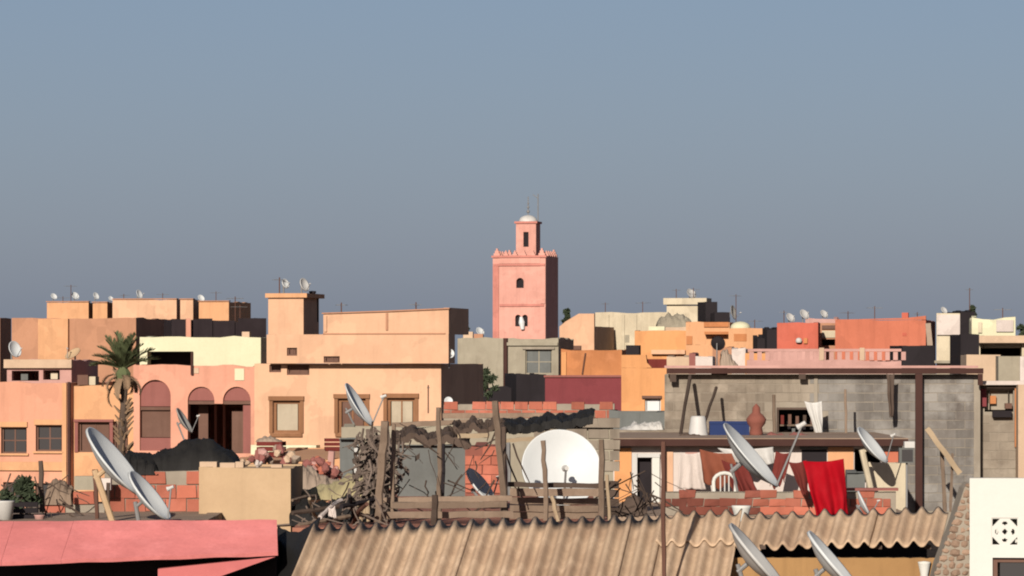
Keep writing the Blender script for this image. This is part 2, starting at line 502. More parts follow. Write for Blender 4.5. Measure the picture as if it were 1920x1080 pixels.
def post(label, pts, Y, wpx, m='wood', name='wooden_post', cat='post', Ys=None, wob=.012, group=None, n=7):
    """a rough pole through photo points (x, y)"""
    ys = Ys or [Y] * len(pts)
    q = [P(x, y, yy) for (x, y), yy in zip(pts, ys)]
    full = []
    for a, b in zip(q[:-1], q[1:]):
        for i in range(4): full.append(a.lerp(b, i / 4) + Vector((random.uniform(-wob, wob), random.uniform(-wob, wob), 0)) * (1 if i else 0))
    full.append(q[-1]); r = pm(wpx, Y) / 2
    low = min(q, key=lambda v: v.z)
    o = MB().tube(full, [r * random.uniform(.86, 1.08) for _ in full], n).build(name, M[m], None, base=low)
    return tag(o, label, cat, group)

def plank(label, x0, y0, x1, y1, Y, wpx, th=.03, m='wood', name='wooden_plank', Y2=None, cat='plank'):
    a, b = P(x0, y0, Y), P(x1, y1, Y2 or Y); d = (b - a); L_ = d.length; d.normalize()
    up = Vector((0, -1, 0)).cross(d).normalized(); dp = d.cross(up).normalized(); w = pm(wpx, Y) / 2; k = 8; mb = MB(); ring = []
    for i in range(k + 1):
        c = a + d * L_ * i / k; j = lambda: random.uniform(-.008, .008)
        ring.append([c + up * (w + j()) - dp * th/2, c + up * (w + j()) + dp * th/2, c - up * (w + j()) + dp * th/2, c - up * (w + j()) - dp * th/2])
    for i in range(k):
        for s_ in range(4):
            mb.quad(ring[i][s_], ring[i+1][s_], ring[i+1][(s_+1) % 4], ring[i][(s_+1) % 4])
    mb.quad(*ring[0]); mb.quad(*ring[-1])
    low = a if a.z < b.z else b
    return tag(mb.build(name, M[m], None, base=low), label, cat)

def cloth(label, poly, Y, m, name='cloth', cat='cloth', folds=4, amp=.06, nu=26, nv=20, seed=0, thick=.012, rag=.03, slope=0.0):
    """hanging cloth; poly: four photo corners TL TR BR BL"""
    tl, tr, br, bl = [P(x, y, Y) for x, y in poly]
    def fn(u, v):
        p = tl.lerp(tr, u).lerp(bl.lerp(br, u), v)
        k = (.25 + .75 * v)
        p.y += amp * k * math.sin(u * folds * 6.28 + seed + 1.5 * noise.noise(Vector((u * 2, v * 1.5, seed)))) + slope * v
        p.x += .03 * k * noise.noise(Vector((u * 4, v * 3, seed + 7)))
        p.z += rag * (v * v) * noise.noise(Vector((u * 5, 1, seed + 3))) - .035 * math.sin(math.pi * u) * (1 - v)
        return p
    low = bl if bl.z < br.z else br
    o = MB().grid(fn, nu, nv).build(name, M[m], None, base=low, smooth=True)
    solid(o, thick)
    return tag(o, label, cat)

def mound(label, prof, yb, Y, dep, m, name, cat, nz=.05, seed=0, nu=70, nv=22):
    """a thing thrown over a heap: prof is a list of (x, ytop) photo points, yb its base row, dep its depth in metres"""
    def top(x):
        for (xa, ya), (xb, yb_) in zip(prof[:-1], prof[1:]):
            if xa <= x <= xb: return ya + (yb_ - ya) * (x - xa) / (xb - xa)
        return prof[-1][1]
    x0, x1 = prof[0][0], prof[-1][0]; zb = P(0, yb, Y).z
    def fn(u, v):
        x = x0 + (x1 - x0) * u; h = P(x, top(x), Y).z - zb
        w = math.sin(math.pi * min(1, max(0, v))) ** .55
        p = P(x, 0, Y); 
        return Vector((p.x + .03 * noise.noise(Vector((u * 9, v * 5, seed))), Y + dep * (v - .25), zb + max(0, h * w + (nz * noise.noise(Vector((u * 8, v * 4, seed + 5))) - nz * .9 * abs(noise.noise(Vector((u * 19 + v * 6, v * 7, seed + 8)))) + nz * .35 * noise.noise(Vector((u * 45, v * 17, seed)))) * (w > .1))))
    b = P((x0 + x1) / 2, yb, Y)
    return tag(MB().grid(fn, nu, nv).build(name, M[m], None, base=b, smooth=True), label, cat)

def crate(label, x0, y0, x1, y1, Y, m, name='crate', cat='crate', dep=.35, rz=.2, slats=3):
    b = P((x0 + x1) / 2, y1, Y); e = empty(name, b, rz, label, cat); w = pm(x1 - x0, Y) / 2; h = pm(y1 - y0, Y)
    MB().box(-w, w, 0, dep, 0, .02).build('bottom', M[m], e)
    for i in range(slats):
        z0 = h * i / slats + .02; z1 = h * (i + 1) / slats - .004
        MB().box(-w, w, -.012, .002, z0, z1).build('slat', M[m], e); MB().box(-w, w, dep - .002, dep + .012, z0, z1).build('slat', M[m], e)
        MB().box(-w - .012, -w, 0, dep, z0, z1).build('slat', M[m], e); MB().box(w, w + .012, 0, dep, z0, z1).build('slat', M[m], e)
    return e

def leaf_tree(label, x, yt, yb, Y, wpx, name='tree', cat='tree', n=700, leaf=.16, m='leaf', shape=1.0, base_y=None):
    c = P(x, (yt + yb) / 2, Y); rx = pm(wpx, Y) / 2; rz = pm(yb - yt, Y) / 2
    bz = 0.0 if base_y is None else P(x, base_y, Y).z
    e = empty(name, (c.x, c.y, bz), 0, label, cat)
    MB().tube([(c.x, c.y, bz), (c.x + .05, c.y, (bz + c.z) / 2), (c.x, c.y, c.z)], [.16, .12, .05] if bz == 0 else [.05, .04, .02], 7).build('trunk', M['trunk'], e, world=True)
    mb = MB(); rg = random.Random(x)
    clumps = [(Vector((rg.gauss(0, .45), rg.gauss(0, .45), rg.uniform(-.8, .85))), rg.uniform(.25, .45)) for _ in range(16)]
    for i in range(n):
        cc, cr = rg.choice(clumps)
        d = Vector((rg.gauss(0, 1), rg.gauss(0, 1), rg.gauss(0, 1))).normalized() * cr * rg.uniform(.5, 1)
        t = max(.15, 1 - .5 * shape * (cc.z + 1) * .6)
        p = c + Vector(((cc.x * t + d.x) * rx, (cc.y * t + d.y) * rx, (cc.z + d.z * .6) * rz))
        a = Vector((rg.gauss(0, 1), rg.gauss(0, 1), rg.gauss(0, 1))).normalized(); b = a.orthogonal().normalized()
        l = leaf * rg.uniform(.6, 1.3)
        mb.quad(p - a * l, p + b * l * .4, p + a * l, p - b * l * .4)
    mb.build('crown', M[m], e, world=True)
    return e

def hpoly(h, name, pts, v0, v1, m, parent=None):
    q = []
    for x, y in pts:
        u = h.u_of(x); q.append((u, v0, h.z_of(u, y) - h.oz))
    return MB().prism(q, (0, v1 - v0, 0)).build(name, M[m], parent or h.e)

def zrow(y, Y): return CZ + (HY - y) / F * Y

# ------------------------------------------------------------------ ground
g = MB(); g.quad((-2500, -300, 0), (2500, -300, 0), (2500, 6000, 0), (-2500, 6000, 0))
tag(g.build('ground', M['ground']), 'dusty ground under the town', None, None, 'structure')
del g

# ------------------------------------------------------------------ minaret, far off
def minaret():
    Y = 390
    h = House('minaret', 'tall square pink minaret with small domed lantern on top', 'minaret', 924, 1023, 480, Y, th=12.5, depth=5.7, m='minaret', parapet=.4,
              arches=[(968, 521, 982, 540), (966, 590, 976.5, 612), (979, 590, 989.5, 612)], rough=.02, reveal=.5)
    e = h.e
    h.box('cornice', 922, 479, 1025, 483, -.16, -.004, 'minaret_trim')
    h.box('frieze', 936, 483.5, 1013, 494, -.05, -.003, 'minaret')
    h.box('string_course', 925, 494.5, 1022, 498.5, -.13, -.004, 'minaret_trim')
    h.box('string_course', 937, 570, 1020, 574.5, -.12, -.004, 'minaret_trim')
    h.box('pilaster', 924.3, 499, 935.5, 800, -.10, -.003, 'minaret_trim')
    h.box('pilaster', 1013.5, 499, 1022.6, 569, -.08, -.003, 'minaret')
    h.box('pilaster', 1013.5, 575, 1022.6, 800, -.08, -.003, 'minaret')
    for a in ((968, 521, 982, 540), (966, 590, 976.5, 612), (979, 590, 989.5, 612)):
        h.box('shutter', a[0], a[1], a[2], a[3], .38, .42, 'dark')
    # stepped merlons all round
    zt = h.zt; w, d = h.w, h.d
    def mer(u, v, big):
        mb = MB(); k = .85 if big else .62
        mb.box(u-.36*k, u+.36*k, v-.16, v+.16, zt+.001, zt+.30*k); mb.box(u-.22*k, u+.22*k, v-.14, v+.14, zt+.302*k, zt+.58*k); mb.box(u-.10*k, u+.10*k, v-.11, v+.11, zt+.582*k, zt+.82*k)
        mb.build('merlon', M['minaret'], e)
    for i in range(6):
        t = i / 5
        for (u, v) in ((.38 + (w-.76)*t, .18), (.38 + (w-.76)*t, d-.18)): mer(u, v, i in (0, 5))
    for i in range(1, 5):
        t = i / 5
        for u in (.2, w-.2): mer(u, .38 + (d-.76)*t, False)
    # lantern
    l0, l1, lz0, lz1 = h.rect(961.5, 418, 999, 480); lw = l1 - l0; v0 = 1.4; z0 = zt - .4
    L = MB(); a0, a1, az0, az1 = h.rect(977, 434, 987, 462); ar = (a1-a0)/2; cu = (l0+l1)/2; a0, a1 = cu-.25, cu+.25
    L.box(l0, a0, v0, v0+.3, z0, lz1); L.box(a1, l1, v0, v0+.3, z0, lz1); L.box(a0+.001, a1-.001, v0+.001, v0+.299, z0, az0); L.box(a0+.001, a1-.001, v0+.001, v0+.299, az1, lz1)
    L.box(l0, l0+.3, v0+.301, v0+lw, z0, lz1-.001); L.box(l1-.3, l1, v0+.301, v0+lw, z0, lz1-.001); L.box(l0+.301, l1-.301, v0+lw-.3, v0+lw-.001, z0, lz1-.002)
    lo = L.build('lantern', M['minaret'], e)
    MB().box(l0-.14, l1+.14, v0-.14, v0+lw+.14, lz1+.002, lz1+.2).build('cornice', M['minaret_trim'], lo)
    MB().box(a0+.002, a1-.002, v0+.2, v0+.24, az0+.002, az1-.002).build('shutter', M['dark'], lo)
    c = Vector((cu, v0+lw/2, lz1+.2)); rr = lw*.46
    prof = [(rr, 0)] + [(rr*math.cos(t*math.pi/18), .62*math.sin(t*math.pi/18)) for t in range(1, 9)] + [(.02, .62)]
    MB().lathe(prof, 24, Matrix.Translation(c)).build('dome', M['whitep'], e, smooth=True)
    fz = c.z + .6
    f = MB().tube([(c.x, c.y, fz), (c.x, c.y, fz+1.75)], .045, 8)
    for k, r in ((.35, .16), (.75, .12), (1.1, .09)):
        f.lathe([(.01, fz+k-r)] + [(r*math.sin(t*math.pi/8), fz+k-r*math.cos(t*math.pi/8)) for t in range(1, 8)] + [(.01, fz+k+r)], 12, Matrix.Translation((c.x, c.y, 0)))
    f.build('finial', M['metal'], e)
    gx = c.x + .95
    f = MB().tube([(gx, c.y, lz1+.1), (gx, c.y, fz+2.0)], .05, 7); f.tube([(gx-.02, c.y, fz+1.6), (gx-.5, c.y, fz+1.95)], .035, 6)
    f.build('flag_gallows', M['metal'], e)
    MB().tube([h_ for h_ in ((h.u_of(978), -.25, h.z_of(2.5, 594)), (h.u_of(979), -.18, h.z_of(2.5, 605)), (h.u_of(981), -.25, h.z_of(2.5, 618)))], [.14, .3, .16], 10).build('loudspeaker', M['dishbright'], e)
minaret()

# ------------------------------------------------------------------ far skyline, left
House('house', 'house showing only its dark shaded side beside the tan house', 'house', -90, 0, 597, 168, x2=21, m='tan')
h = House('house', 'tan house with a paler flat pilaster, behind the palm', 'house', 22, 255, 597, 185, x2=322, m='tan')
h.box('pilaster', 74, 598, 130, 800, -.2, -.003, 'apricot')
row = [(88, 166, 567, 236, 'apricot', 'cream orange rooftop room with two dishes on top'), (174, 201, 568, 235.5, 'apricot', 'narrow peach rooftop room between two wider ones'),
       (211, 331, 562, 235, 'peach', 'long pale peach rooftop room with one upright dish'), (338, 362, 562, 232, 'peach', 'narrow pale pink rooftop room standing on a thin pillar'),
       (373, 429, 566, 230, 'apricot', 'apricot rooftop room with a sloping dark roof')]
for x0, x1, yt, Y, m, lab in row:
    h = House('rooftop_room_or_shade_block', lab, 'house', x0, x1, yt, Y, th=12, depth=4.5 if x0 != 88 else 3.5, m=m, rough=.05)
    h.box('coping', x0-1, yt-2.4, x1+1, yt-.6, -.08, .25, 'tan')
h = House('house', 'low house with shade painted on its walls behind the cream storey', 'house', 322, 499, 601, 176, th=-8, depth=6, m='shadewall', rough=.12)
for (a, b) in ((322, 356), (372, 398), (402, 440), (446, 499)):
    h.box('shade_panel', a, 596 + random.uniform(0, 8), b, 640, -.08, -.004, 'shadewall')  # panels added in the shade colour to darken the wall
h.box('pillar', 348, 597, 357, 640, -.30, -.10, 'salmon')

SK = []   # small skyline dishes
def sdish(label, cx, cy, Y, d, ybase, n=(.55, -.62, .55), m='dishbright'):
    dish(label, cx, cy, Y, d, n, ybase, m=m, group='dishes on the skyline', seg=18, mr=.03, arm=d > 14)
sdish('small white dish on the bare corner of the cream orange rooftop room', 101, 556, 237, 12, 569)
sdish('white dish beside a thin antenna on the cream orange rooftop room', 141, 555, 237.5, 15, 569)
sdish('small white dish on the narrow peach rooftop room', 180, 555, 236.6, 13, 570, n=(.7, -.5, .4))
sdish('tiny pale dish above the gap next to the long peach room', 208, 560, 237, 9, 572)
sdish('upright white dish on the long pale peach rooftop room', 261, 552, 236, 17, 564, n=(.8, -.4, .35))
sdish('pale dish on the apricot room with the sloping roof', 377, 559, 231, 13, 569)
antenna('thin antenna on the cream orange rooftop room', 133, 534, 569, 237.2)
antenna('leaning antenna by the apricot rooftop room', 441, 556, 602, 178, rot=.3)
antenna('short antenna over the dark walled house', 450, 572, 602, 177.5, els=4, rot=1.1)

# ------------------------------------------------------------------ left: pink, apricot, arched and cream houses, palm
h = House('house', 'pink house with two square brown windows under flat lintels', 'house', -40, 133, 717, 140, depth=6, m='pinkh',
          openings=[(2, 802, 50, 850), (67, 798, 116, 846), (6, 904, 44, 975), (66, 906, 118, 975)])
for a, k in (((2, 802, 50, 850), 'glass'), ((67, 798, 116, 846), 'glass')):
    h.window(*a, pane=k, mull=1, bars=1, sill=.07, hm='apricot')
    h.box('lintel', a[0]-2, a[1]-11, a[2]+2, a[1]-1.5, -.08, -.003, 'apricot')
h.window(6, 904, 44, 975, pane='glass', mull=1); h.window(66, 906, 118, 975, pane='glass', mull=1)
h.box('string_course', -40, 866, 126, 882, -.10, -.003, 'apricot')
h.box('pilaster', 118, 718, 126, 990, -.09, -.004, 'apricot')
MB().tube([(h.u_of(130.5), -.06, h.z_of(3, 716)), (h.u_of(131), -.06, 2)], .055, 8).build('drainpipe', M['brownpaint'], h.e)
h = House('roof_shed', 'low pink rooftop shed with two dark openings', 'shed', 13, 134, 676, 144, depth=3, m='rosewall', ybot=740,
          openings=[(22, 695, 73, 714), (81, 694, 112, 712)], parapet=.1)
h.box('roof_slab', 10, 674, 137, 690, -.18, -.004, 'sand')
h.box('box_of_goods', 34, 701, 47, 713, .3, .5, 'greytarp'); h.box('box_of_goods', 90, 698, 103, 711, .3, .5, 'beige')
sdish('cream dish leaning by the dark shaded house', 27, 655, 146, 30, 690, n=(.75, -.55, .3), m='dishbright')
sdish('cream dish edge of the pink rooftop shed', 137, 664, 146.5, 30, 690, n=(-.35, -.35, .6), m='creamwall')
h = House('house', 'apricot house between the drainpipe and the palm, brown window', 'house', 135, 252, 722, 139.6, depth=6, m='apricot', openings=[(147, 792, 206, 848), (212, 790, 240, 850)])
h.window(147, 792, 206, 848, pane='shutter', mull=1, hood=.1, hm='tymp'); h.window(212, 790, 240, 850, pane='shutter', mull=0)
h.box('roof_lumber', 140, 703, 160, 722, .3, .6, 'shutter'); h.box('chimney', 160, 706, 172, 722, .4, .8, 'beige')
A1, A2, A3 = (262, 712, 320, 845), (352, 725, 402, 850), (418, 725, 470, 850)
h = House('house', 'salmon house with three dark arches under the cream storey', 'house', 250, 486, 685, 139, depth=6.2, m='salmon', arches=[A1, A2, A3], openings=[(402, 757, 418, 850)], reveal=.3)
def archpanel(h, a, ylow, m, v0, v1, name):
    u0, u1, z0, z1 = h.rect(*a); rad = (u1-u0)/2-.004; mm = (u0+u1)/2; sp = z1-(u1-u0)/2; zl = h.z_of(mm, ylow)
    pts = [(mm-rad, v0, zl), (mm+rad, v0, zl)] + [(mm+rad*math.cos(math.pi*i/12), v0, sp-.004+rad*math.sin(math.pi*i/12)) for i in range(13)]
    return MB().prism(pts, (0, v1-v0, 0)).build(name, M[m], h.e)
archpanel(h, A1, 762, 'tymp', .12, .16, 'tympanum'); archpanel(h, A2, 751, 'tymp', .10, .14, 'tympanum'); archpanel(h, A3, 751, 'tymp', .10, .14, 'tympanum')
h.box('lintel', 352.5, 752, 469.5, 758, .06, .16, 'shutter'); h.box('lintel', 262.5, 763, 319.5, 769, .08, .18, 'shutter')
h.box('door', 263, 770, 319, 820, .2, .24, 'shutter'); h.box('threshold', 262.5, 821, 319.5, 846, .05, .22, 'tymp')
h.box('door', 358, 760, 376, 850, .9, .95, 'shutter'); h.box('door', 424, 770, 446, 850, .7, .75, 'shutter'); h.box('pier', 455, 760, 469, 850, .05, .3, 'tymp')
h.box('wall_tile', 440.5, 691, 458, 713, -.03, -.003, 'cream')
h.box('wall_tile', 364, 690, 373, 700, -.03, -.003, 'sand')
MB().tube([(h.u_of(361), -.05, h.z_of(3, 660)), (h.u_of(361), -.05, h.z_of(3, 703))], .05, 7).build('drainpipe', M['brownpaint'], h.e)
h = House('upper_storey', 'bright cream storey with a long dark opening beside the palm', 'house', 262, 489, 632, 140.4, depth=4.6, m='cream', ybot=694, openings=[(276, 659, 362, 687)], reveal=.4, parapet=.2)
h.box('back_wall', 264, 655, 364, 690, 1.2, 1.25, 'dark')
h.box('stub_wall', 452, 622, 466, 632, .1, .3, 'sand')

def palm():
    Y = 127; base = P(232, 0, Y); base.z = 0; top = P(231, 700, Y)
    e = empty('palm_tree', base, 0, 'short bushy palm tree before the salmon arched house', 'palm')
    t = MB(); pts = [base.lerp(top, i / 14) + Vector((.10 * math.sin(i * .5), 0, 0)) for i in range(15)]
    t.tube(pts, [.145 * (1 + .16 * (-1) ** i) * (1.05 - .3 * i / 14) for i in range(15)], 9)
    tr = t.build('trunk', M['trunk'], e, world=True)
    k = MB(); rg = random.Random(3)
    for i in range(60):                                   # old frond stubs
        z = rg.uniform(.72, 1.0); c = base.lerp(top, z); a = rg.uniform(0, 6.28)
        k.tube([c + Vector((math.cos(a) * .12, math.sin(a) * .12, 0)), c + Vector((math.cos(a) * .32, math.sin(a) * .32, .2))], [.05, .02], 4)
    tag(k.build('frond_stubs', M['deadfrond'], tr, world=True), kind='stuff')
    def frond(L, droop, rg, wid=.34, fold=.35):
        mb = MB(); n = 16; sp = []
        p = Vector((0, 0, 0)); a = 0.0
        for i in range(n + 1):
            sp.append(p.copy()); a -= droop / n * (i / n) * 2
            p = p + Vector((math.cos(a), 0, math.sin(a))) * L / n
        mb.tube(sp, [.028 * (1 - .8 * i / n) for i in range(n + 1)], 5)
        for i in range(2, n):
            d = (sp[i+1] - sp[i-1]).normalized(); up = Vector((0, 1, 0)).cross(d) * -1
            for s_ in (-1, 1):
                for q in range(3):
                    o = sp[i].lerp(sp[i+1], q / 3); l = wid * math.sin(math.pi * (.12 + .84 * (i + q/3) / n)) ** .6 * rg.uniform(.85, 1.1)
                    tip = o + Vector((0, s_, 0)) * l * .62 + d * l * .75 + up * l * fold * rg.uniform(.4, 1.2)
                    w = d * .028
                    mb.quad(o - w, o + w, tip + w * .2, tip - w * .2)
        return mb
    rg = random.Random(11)
    green = []
    for L_, dr in ((1.15, .35), (1.25, .6), (1.1, .9), (1.2, .5)):
        me = frond(L_, dr, rg).mesh('frond'); me.materials.append(M['palm']); green.append(me)
    dry = []
    for L_, dr in ((1.1, 1.6), (.8, 2.2)):
        me = frond(L_, dr, rg, .22, .1).mesh('dry_frond'); me.materials.append(M['deadfrond']); dry.append(me)
    cr = MB().tube([top - Vector((0, 0, .25)), top, top + Vector((0, 0, .25))], [.2, .24, .08], 9).build('crown', M['palm'], e, world=True)
    tl = top - base
    for i in range(34):
        az = i * 2.39996; el = 1.5 - 1.25 * (i / 34) ** 1.1
        link(green[i % 4], 'frond', cr, tl + Vector((0, 0, .12)), (0, -el, az), (rg.uniform(.72, .98),) * 3)
    for i in range(9):
        az = i * 2.39996 + 2.6; el = .1 - .9 * i / 9
        link(dry[i % 2], 'dry_frond', cr, tl + Vector((0, 0, -.05)), (0, -el, az), (rg.uniform(.8, 1.05),) * 3)
palm()
dish('dark edge-on dish before the paired arches', 343, 790, 126, 52, (.82, -.10, .5), 842, m='dishgrey', mx=352)

# ------------------------------------------------------------------ the large peach house
bw = [(512, 752, 563, 812), (634, 748, 686, 812), (726, 747, 778, 812)]
sw = [(505, 684, 527, 698), (538, 684, 580, 703), (607, 668, 637, 680), (538, 652, 557, 667)]
h = House('house', 'large plain peach house with three framed windows', 'house', 477, 827, 682, 137.2, x2=906, m='peach', openings=bw + sw[:2], rough=.01, reveal=.18)
for i, a in enumerate(bw):
    wo = h.window(*a, pane='curtain' if i != 1 else 'shutter', frame='frame', mull=0 if i == 0 else 1, bars=0, sill=.12, hood=.16, fw=.09)
for a in sw[:2]: h.window(*a, pane='shutter', mull=1)
h.box('awning', 478, 834, 600, 852, -.5, -.003, 'cream')
h = House('upper_storey', 'overhanging peach upper storey with a tall plain parapet', 'house', 500, 841, 627, 136.65, x2=853, m='peach', ybot=681.5, openings=sw[2:], rough=.01, reveal=.18, parapet=.15)
for a in sw[2:]: h.window(*a, pane='shutter', mull=1)
hpoly(h, 'parapet', [(606, 626.5), (841, 626.5), (841, 580), (728, 585), (606, 589)], .02, .24, 'peach')
hpoly(h, 'coping', [(604, 588.6), (728, 584.6), (843, 579.6), (843, 577.2), (728, 582.2), (604, 586.4)], -.05, .30, 'tan')
h.box('pilaster', 723.5, 587, 727.5, 619, -.03, .018, 'tan'); h.box('pilaster', 608, 592, 613, 622, -.04, .018, 'peach')
h.box('groove', 606, 624.5, 835, 627, -.025, .018, 'tan')
mb = MB(); d1 = 6.2; mb.box(h.w-.22, h.w-.001, .242, 3.0, h.zt-h.oz+.001, h.zt-h.oz+.86); mb.build('side_parapet', M['peach'], h.e)
h = House('stair_tower', 'peach rooftop stair tower with a projecting flat top', 'tower', 503, 569, 556, 137.8, x2=598, m='peach', ybot=640, rough=.01, parapet=.1)
h.box('roof_slab', 499, 550, 577, 558, -.12, 2.2, 'apricot')
MB().box(-.06, .04, .3, .5, 0, .9).build('stub_wall', M['salmon'], h.e)
b = P(586, 570, 139.4); e = empty('water_tank', b, 0, 'dark water tank on the stair tower roof', 'tank')
T = Matrix.Translation(b)
MB().lathe([(.01, -.6), (.2, -.6), (.2, .22), (.10, .32), (.10, .40), (.01, .40)], 14, T).build('drum', M['dark'], e, world=True, smooth=False)
MB().lathe([(.12, .37), (.12, .43), (.01, .44)], 14, T).build('lid', M['dark'], e, world=True)
sdish('white dish on the stair tower beside a leaning mast', 535, 532, 138.6, 17, 552, n=(.75, -.55, .35))
sdish('larger cream dish on the stair tower', 570, 534, 138.8, 24, 553, n=(.8, -.5, .35), m='dishwhite')
antenna('mast on the stair tower with one short crossbar', 524, 520, 552, 138.4, els=3, hw=.2)
sdish('tiny white dish high on the shaded side of the peach house', 843, 663, 135.7, 16, 690, n=(.2, -.9, .3))
sdish('tiny white dish low on the shaded side of the peach house', 841, 752, 134.7, 14, 775, n=(.2, -.9, .3))
antenna('thin aerial by the third framed window', 803, 722, 775, 126, els=2, hw=.04)
dish('brown faced dish on edge before the dark middle one of three framed windows', 668, 762, 104, 92, (.80, -.12, .50), 850, m='dishbright', mx=690)

# ------------------------------------------------------------------ middle distance, centre
h = House('house', 'grey bare concrete house below the minaret with one big window', 'house', 858, 1047, 634, 206, th=7, depth=7, m='concrete', openings=[(985, 656, 1035, 701)], rough=.08)
h.window(985, 656, 1035, 701, pane='greytarp', frame='concrete', mull=1, bars=1)
MB().tube([(h.u_of(948), -.05, h.z_of(3, 634)), (h.u_of(948), -.05, h.z_of(3, 770))], .12, 7).build('drainpipe', M['brownpaint'], h.e)
h.box('ledge', 950, 642, 1046, 648, -.14, -.004, 'concrete'); h.box('lintel', 980, 651, 1040, 655, -.1, -.004, 'mortar')
h.box('stub_wall', 868, 622, 886, 634, .1, .4, 'sand'); h.box('stub_wall', 888, 626, 905, 634, .1, .4, 'tan')
House('house', 'low house coloured dark for its shaded side beside the maroon wall', 'house', 968, 1024, 702, 186, th=-6, depth=5, m='dark', rough=.06)  # shaded house side put into the wall colour
House('house', 'ragged half ruined house with shade painted dark behind the concrete house pipe', 'house', 880, 970, 728, 188, th=-4, depth=5, m='dark', rough=.35)  # its blackness is painted shade of the house sides
leaf_tree('dusty green shrub beside the ruin painted dark for shade', 914, 690, 750, 172, 40, name='shrub', cat='shrub', n=500, leaf=.12)
leaf_tree('small dark tree behind the peach house roofline', 874, 603, 630, 260, 14, n=260, leaf=.14)
leaf_tree('dark tree between the minaret and the gabled peach house', 1064, 580, 612, 300, 24, n=500, leaf=.16)
sdish('white dish on the grey concrete house roof', 900, 622, 207.5, 17, 636)
h = House('house', 'peach house with a sloping gable roofline next to the minaret', 'house', 1049, 1114, 612, 232, th=12, depth=6, m='peach', rough=.01)
hpoly(h, 'gable', [(1049, 612.5), (1114, 612.5), (1114, 588), (1085, 588), (1060, 603)], .005, .3, 'peach')
h.box('roof_hatch', 1071, 648, 1090, 656, -.2, -.003, 'shutter')
h = House('house', 'long pale beige house with stained walls', 'house', 1116, 1252, 586, 238, th=8, depth=7, m='beige', rough=.05)
for x in (1136, 1165, 1188): h.box('pilaster', x, 590, x+6, 700, -.08, -.003, 'beige')
for x in (1140, 1172): h.box('window', x, 628, x+8, 642, -.02, -.003, 'concrete')
h = House('house', 'beige rooftop tower with a flat cap and dark side', 'house', 1250, 1322, 572, 234, th=12, depth=5, x2=1340, m='beige', rough=.02)
h.box('roof_slab', 1245, 559, 1326, 571, -.22, 1.5, 'beige')
mound('grey brown tarpaulin heap on the roof by the beige tower', [(1232, 606), (1240, 594), (1255, 588), (1280, 590), (1296, 600), (1300, 610)], 614, 222, 2.0, 'concrete', 'tarpaulin', 'tarpaulin', nz=.15)
House('house', 'low beige house under the tarpaulin heap', 'house', 1222, 1305, 613, 221, th=6, depth=6, m='sand', rough=.03)
antenna('antenna above the beige tower', 1300, 540, 560, 235, rot=.2)
sdish('pale dish on the beige tower', 1296, 551, 235.5, 20, 561, m='dishwhite')
h = House('house', 'brown orange stained house over the maroon wall', 'house', 1052, 1166, 656, 196, th=8, depth=6, m='ochre', rough=.05)
h.box('pilaster', 1053, 660, 1062, 706, -.1, -.003, 'orange')
MB().tube([(h.u_of(1098), -.03, h.z_of(1, 662)), (h.u_of(1092), -.03, h.z_of(1, 702))], .04, 6).build('cable', M['rust'], h.e)
h = House('house', 'maroon walled house behind the red brick parapet', 'house', 1022, 1168, 706, 178, th=6, depth=6, m='maroon', rough=.03)
h.box('coping', 1020, 703.5, 1168, 707.5, -.08, .2, 'tymp')
h = House('house', 'bright orange house with a stepped top and white window', 'house', 1165, 1251, 690, 168, th=8, depth=6, x2=1258, m='orange', openings=[(1209, 748, 1239, 772)], rough=.02)
hpoly(h, 'stepped_parapet', [(1165, 689.5), (1222, 689.5), (1213, 680), (1211, 665.5), (1165, 665.5)], .003, .3, 'orange')
h.window(1209, 748, 1239, 772, pane='dishbright', frame='whitep', mull=0)
h.box('lintel', 1204, 742, 1241, 747, -.12, -.003, 'shutter')
MB().box(h.u_of(1171), h.u_of(1196), .5, 1.1, h.zt+.3, h.zt+.92).build('chimney', M['dark'], h.e)
MB().box(h.u_of(1211), h.u_of(1250), .4, 1.0, h.zt-.2, h.zt+.36).build('lean_to', M['marooncloth'], h.e)
h = House('house', 'wide orange house with a small roof ledge under the beige tower', 'house', 1190, 1286, 620, 212, th=6, depth=5, m='orange', rough=.03)
h.box('ledge', 1216, 612, 1246, 619.5, .02, .5, 'cream'); h.box('ledge', 1222, 656, 1285, 664, -.3, -.003, 'peach')
h = House('house', 'orange house with brown openings beside the white dome', 'house', 1286, 1368, 604, 208, th=6, depth=5, m='apricot', openings=[(1335, 632, 1355, 656)], rough=.04)
h.box('beam', 1320, 604, 1366, 613, -.1, -.003, 'ochre'); h.box('awning', 1322, 622, 1368, 627, -.6, -.003, 'ochre'); h.box('awning', 1287, 630, 1298, 646, -.05, -.003, 'ochre')
h = House('house', 'apricot house carrying a small white dome', 'house', 1366, 1440, 616, 205, th=6, depth=5, m='apricot', rough=.03)
c = Vector((h.u_of(1386), 1.2, h.zt)); rr = pm(19, 205)
MB().lathe([(rr, -.5), (rr, .05)] + [(rr*math.cos(t*math.pi/16), .05 + rr*.62*math.sin(t*math.pi/16)) for t in range(1, 8)] + [(.01, .05 + rr*.62)], 20, Matrix.Translation(c)).build('dome', M['cream'], h.e, smooth=True)
h.box('stain_panel', 1376, 626, 1400, 640, -.02, -.003, 'ochre')
House('rooftop_room_or_shade_block', 'tall chimney-like block painted black for a shadow beside the red house', 'house', 1438, 1462, 615, 198, th=-7, depth=1.2, m='dark', rough=.12)  # block added to draw a black shadow shape
House('rooftop_room_or_shade_block', 'low wall stub painted black for a shadow beside the red house', 'house', 1420, 1438, 636, 198.5, th=-7, depth=1.2, m='dark', rough=.3)  # lower part of the same painted shadow shape
House('house', 'small block painted dark for the shaded tower side with a low wing on the roofline', 'house', 1323, 1345, 566, 226, th=-10, depth=2, m='dark', rough=.03)  # black block paints the unlit side of the beige tower
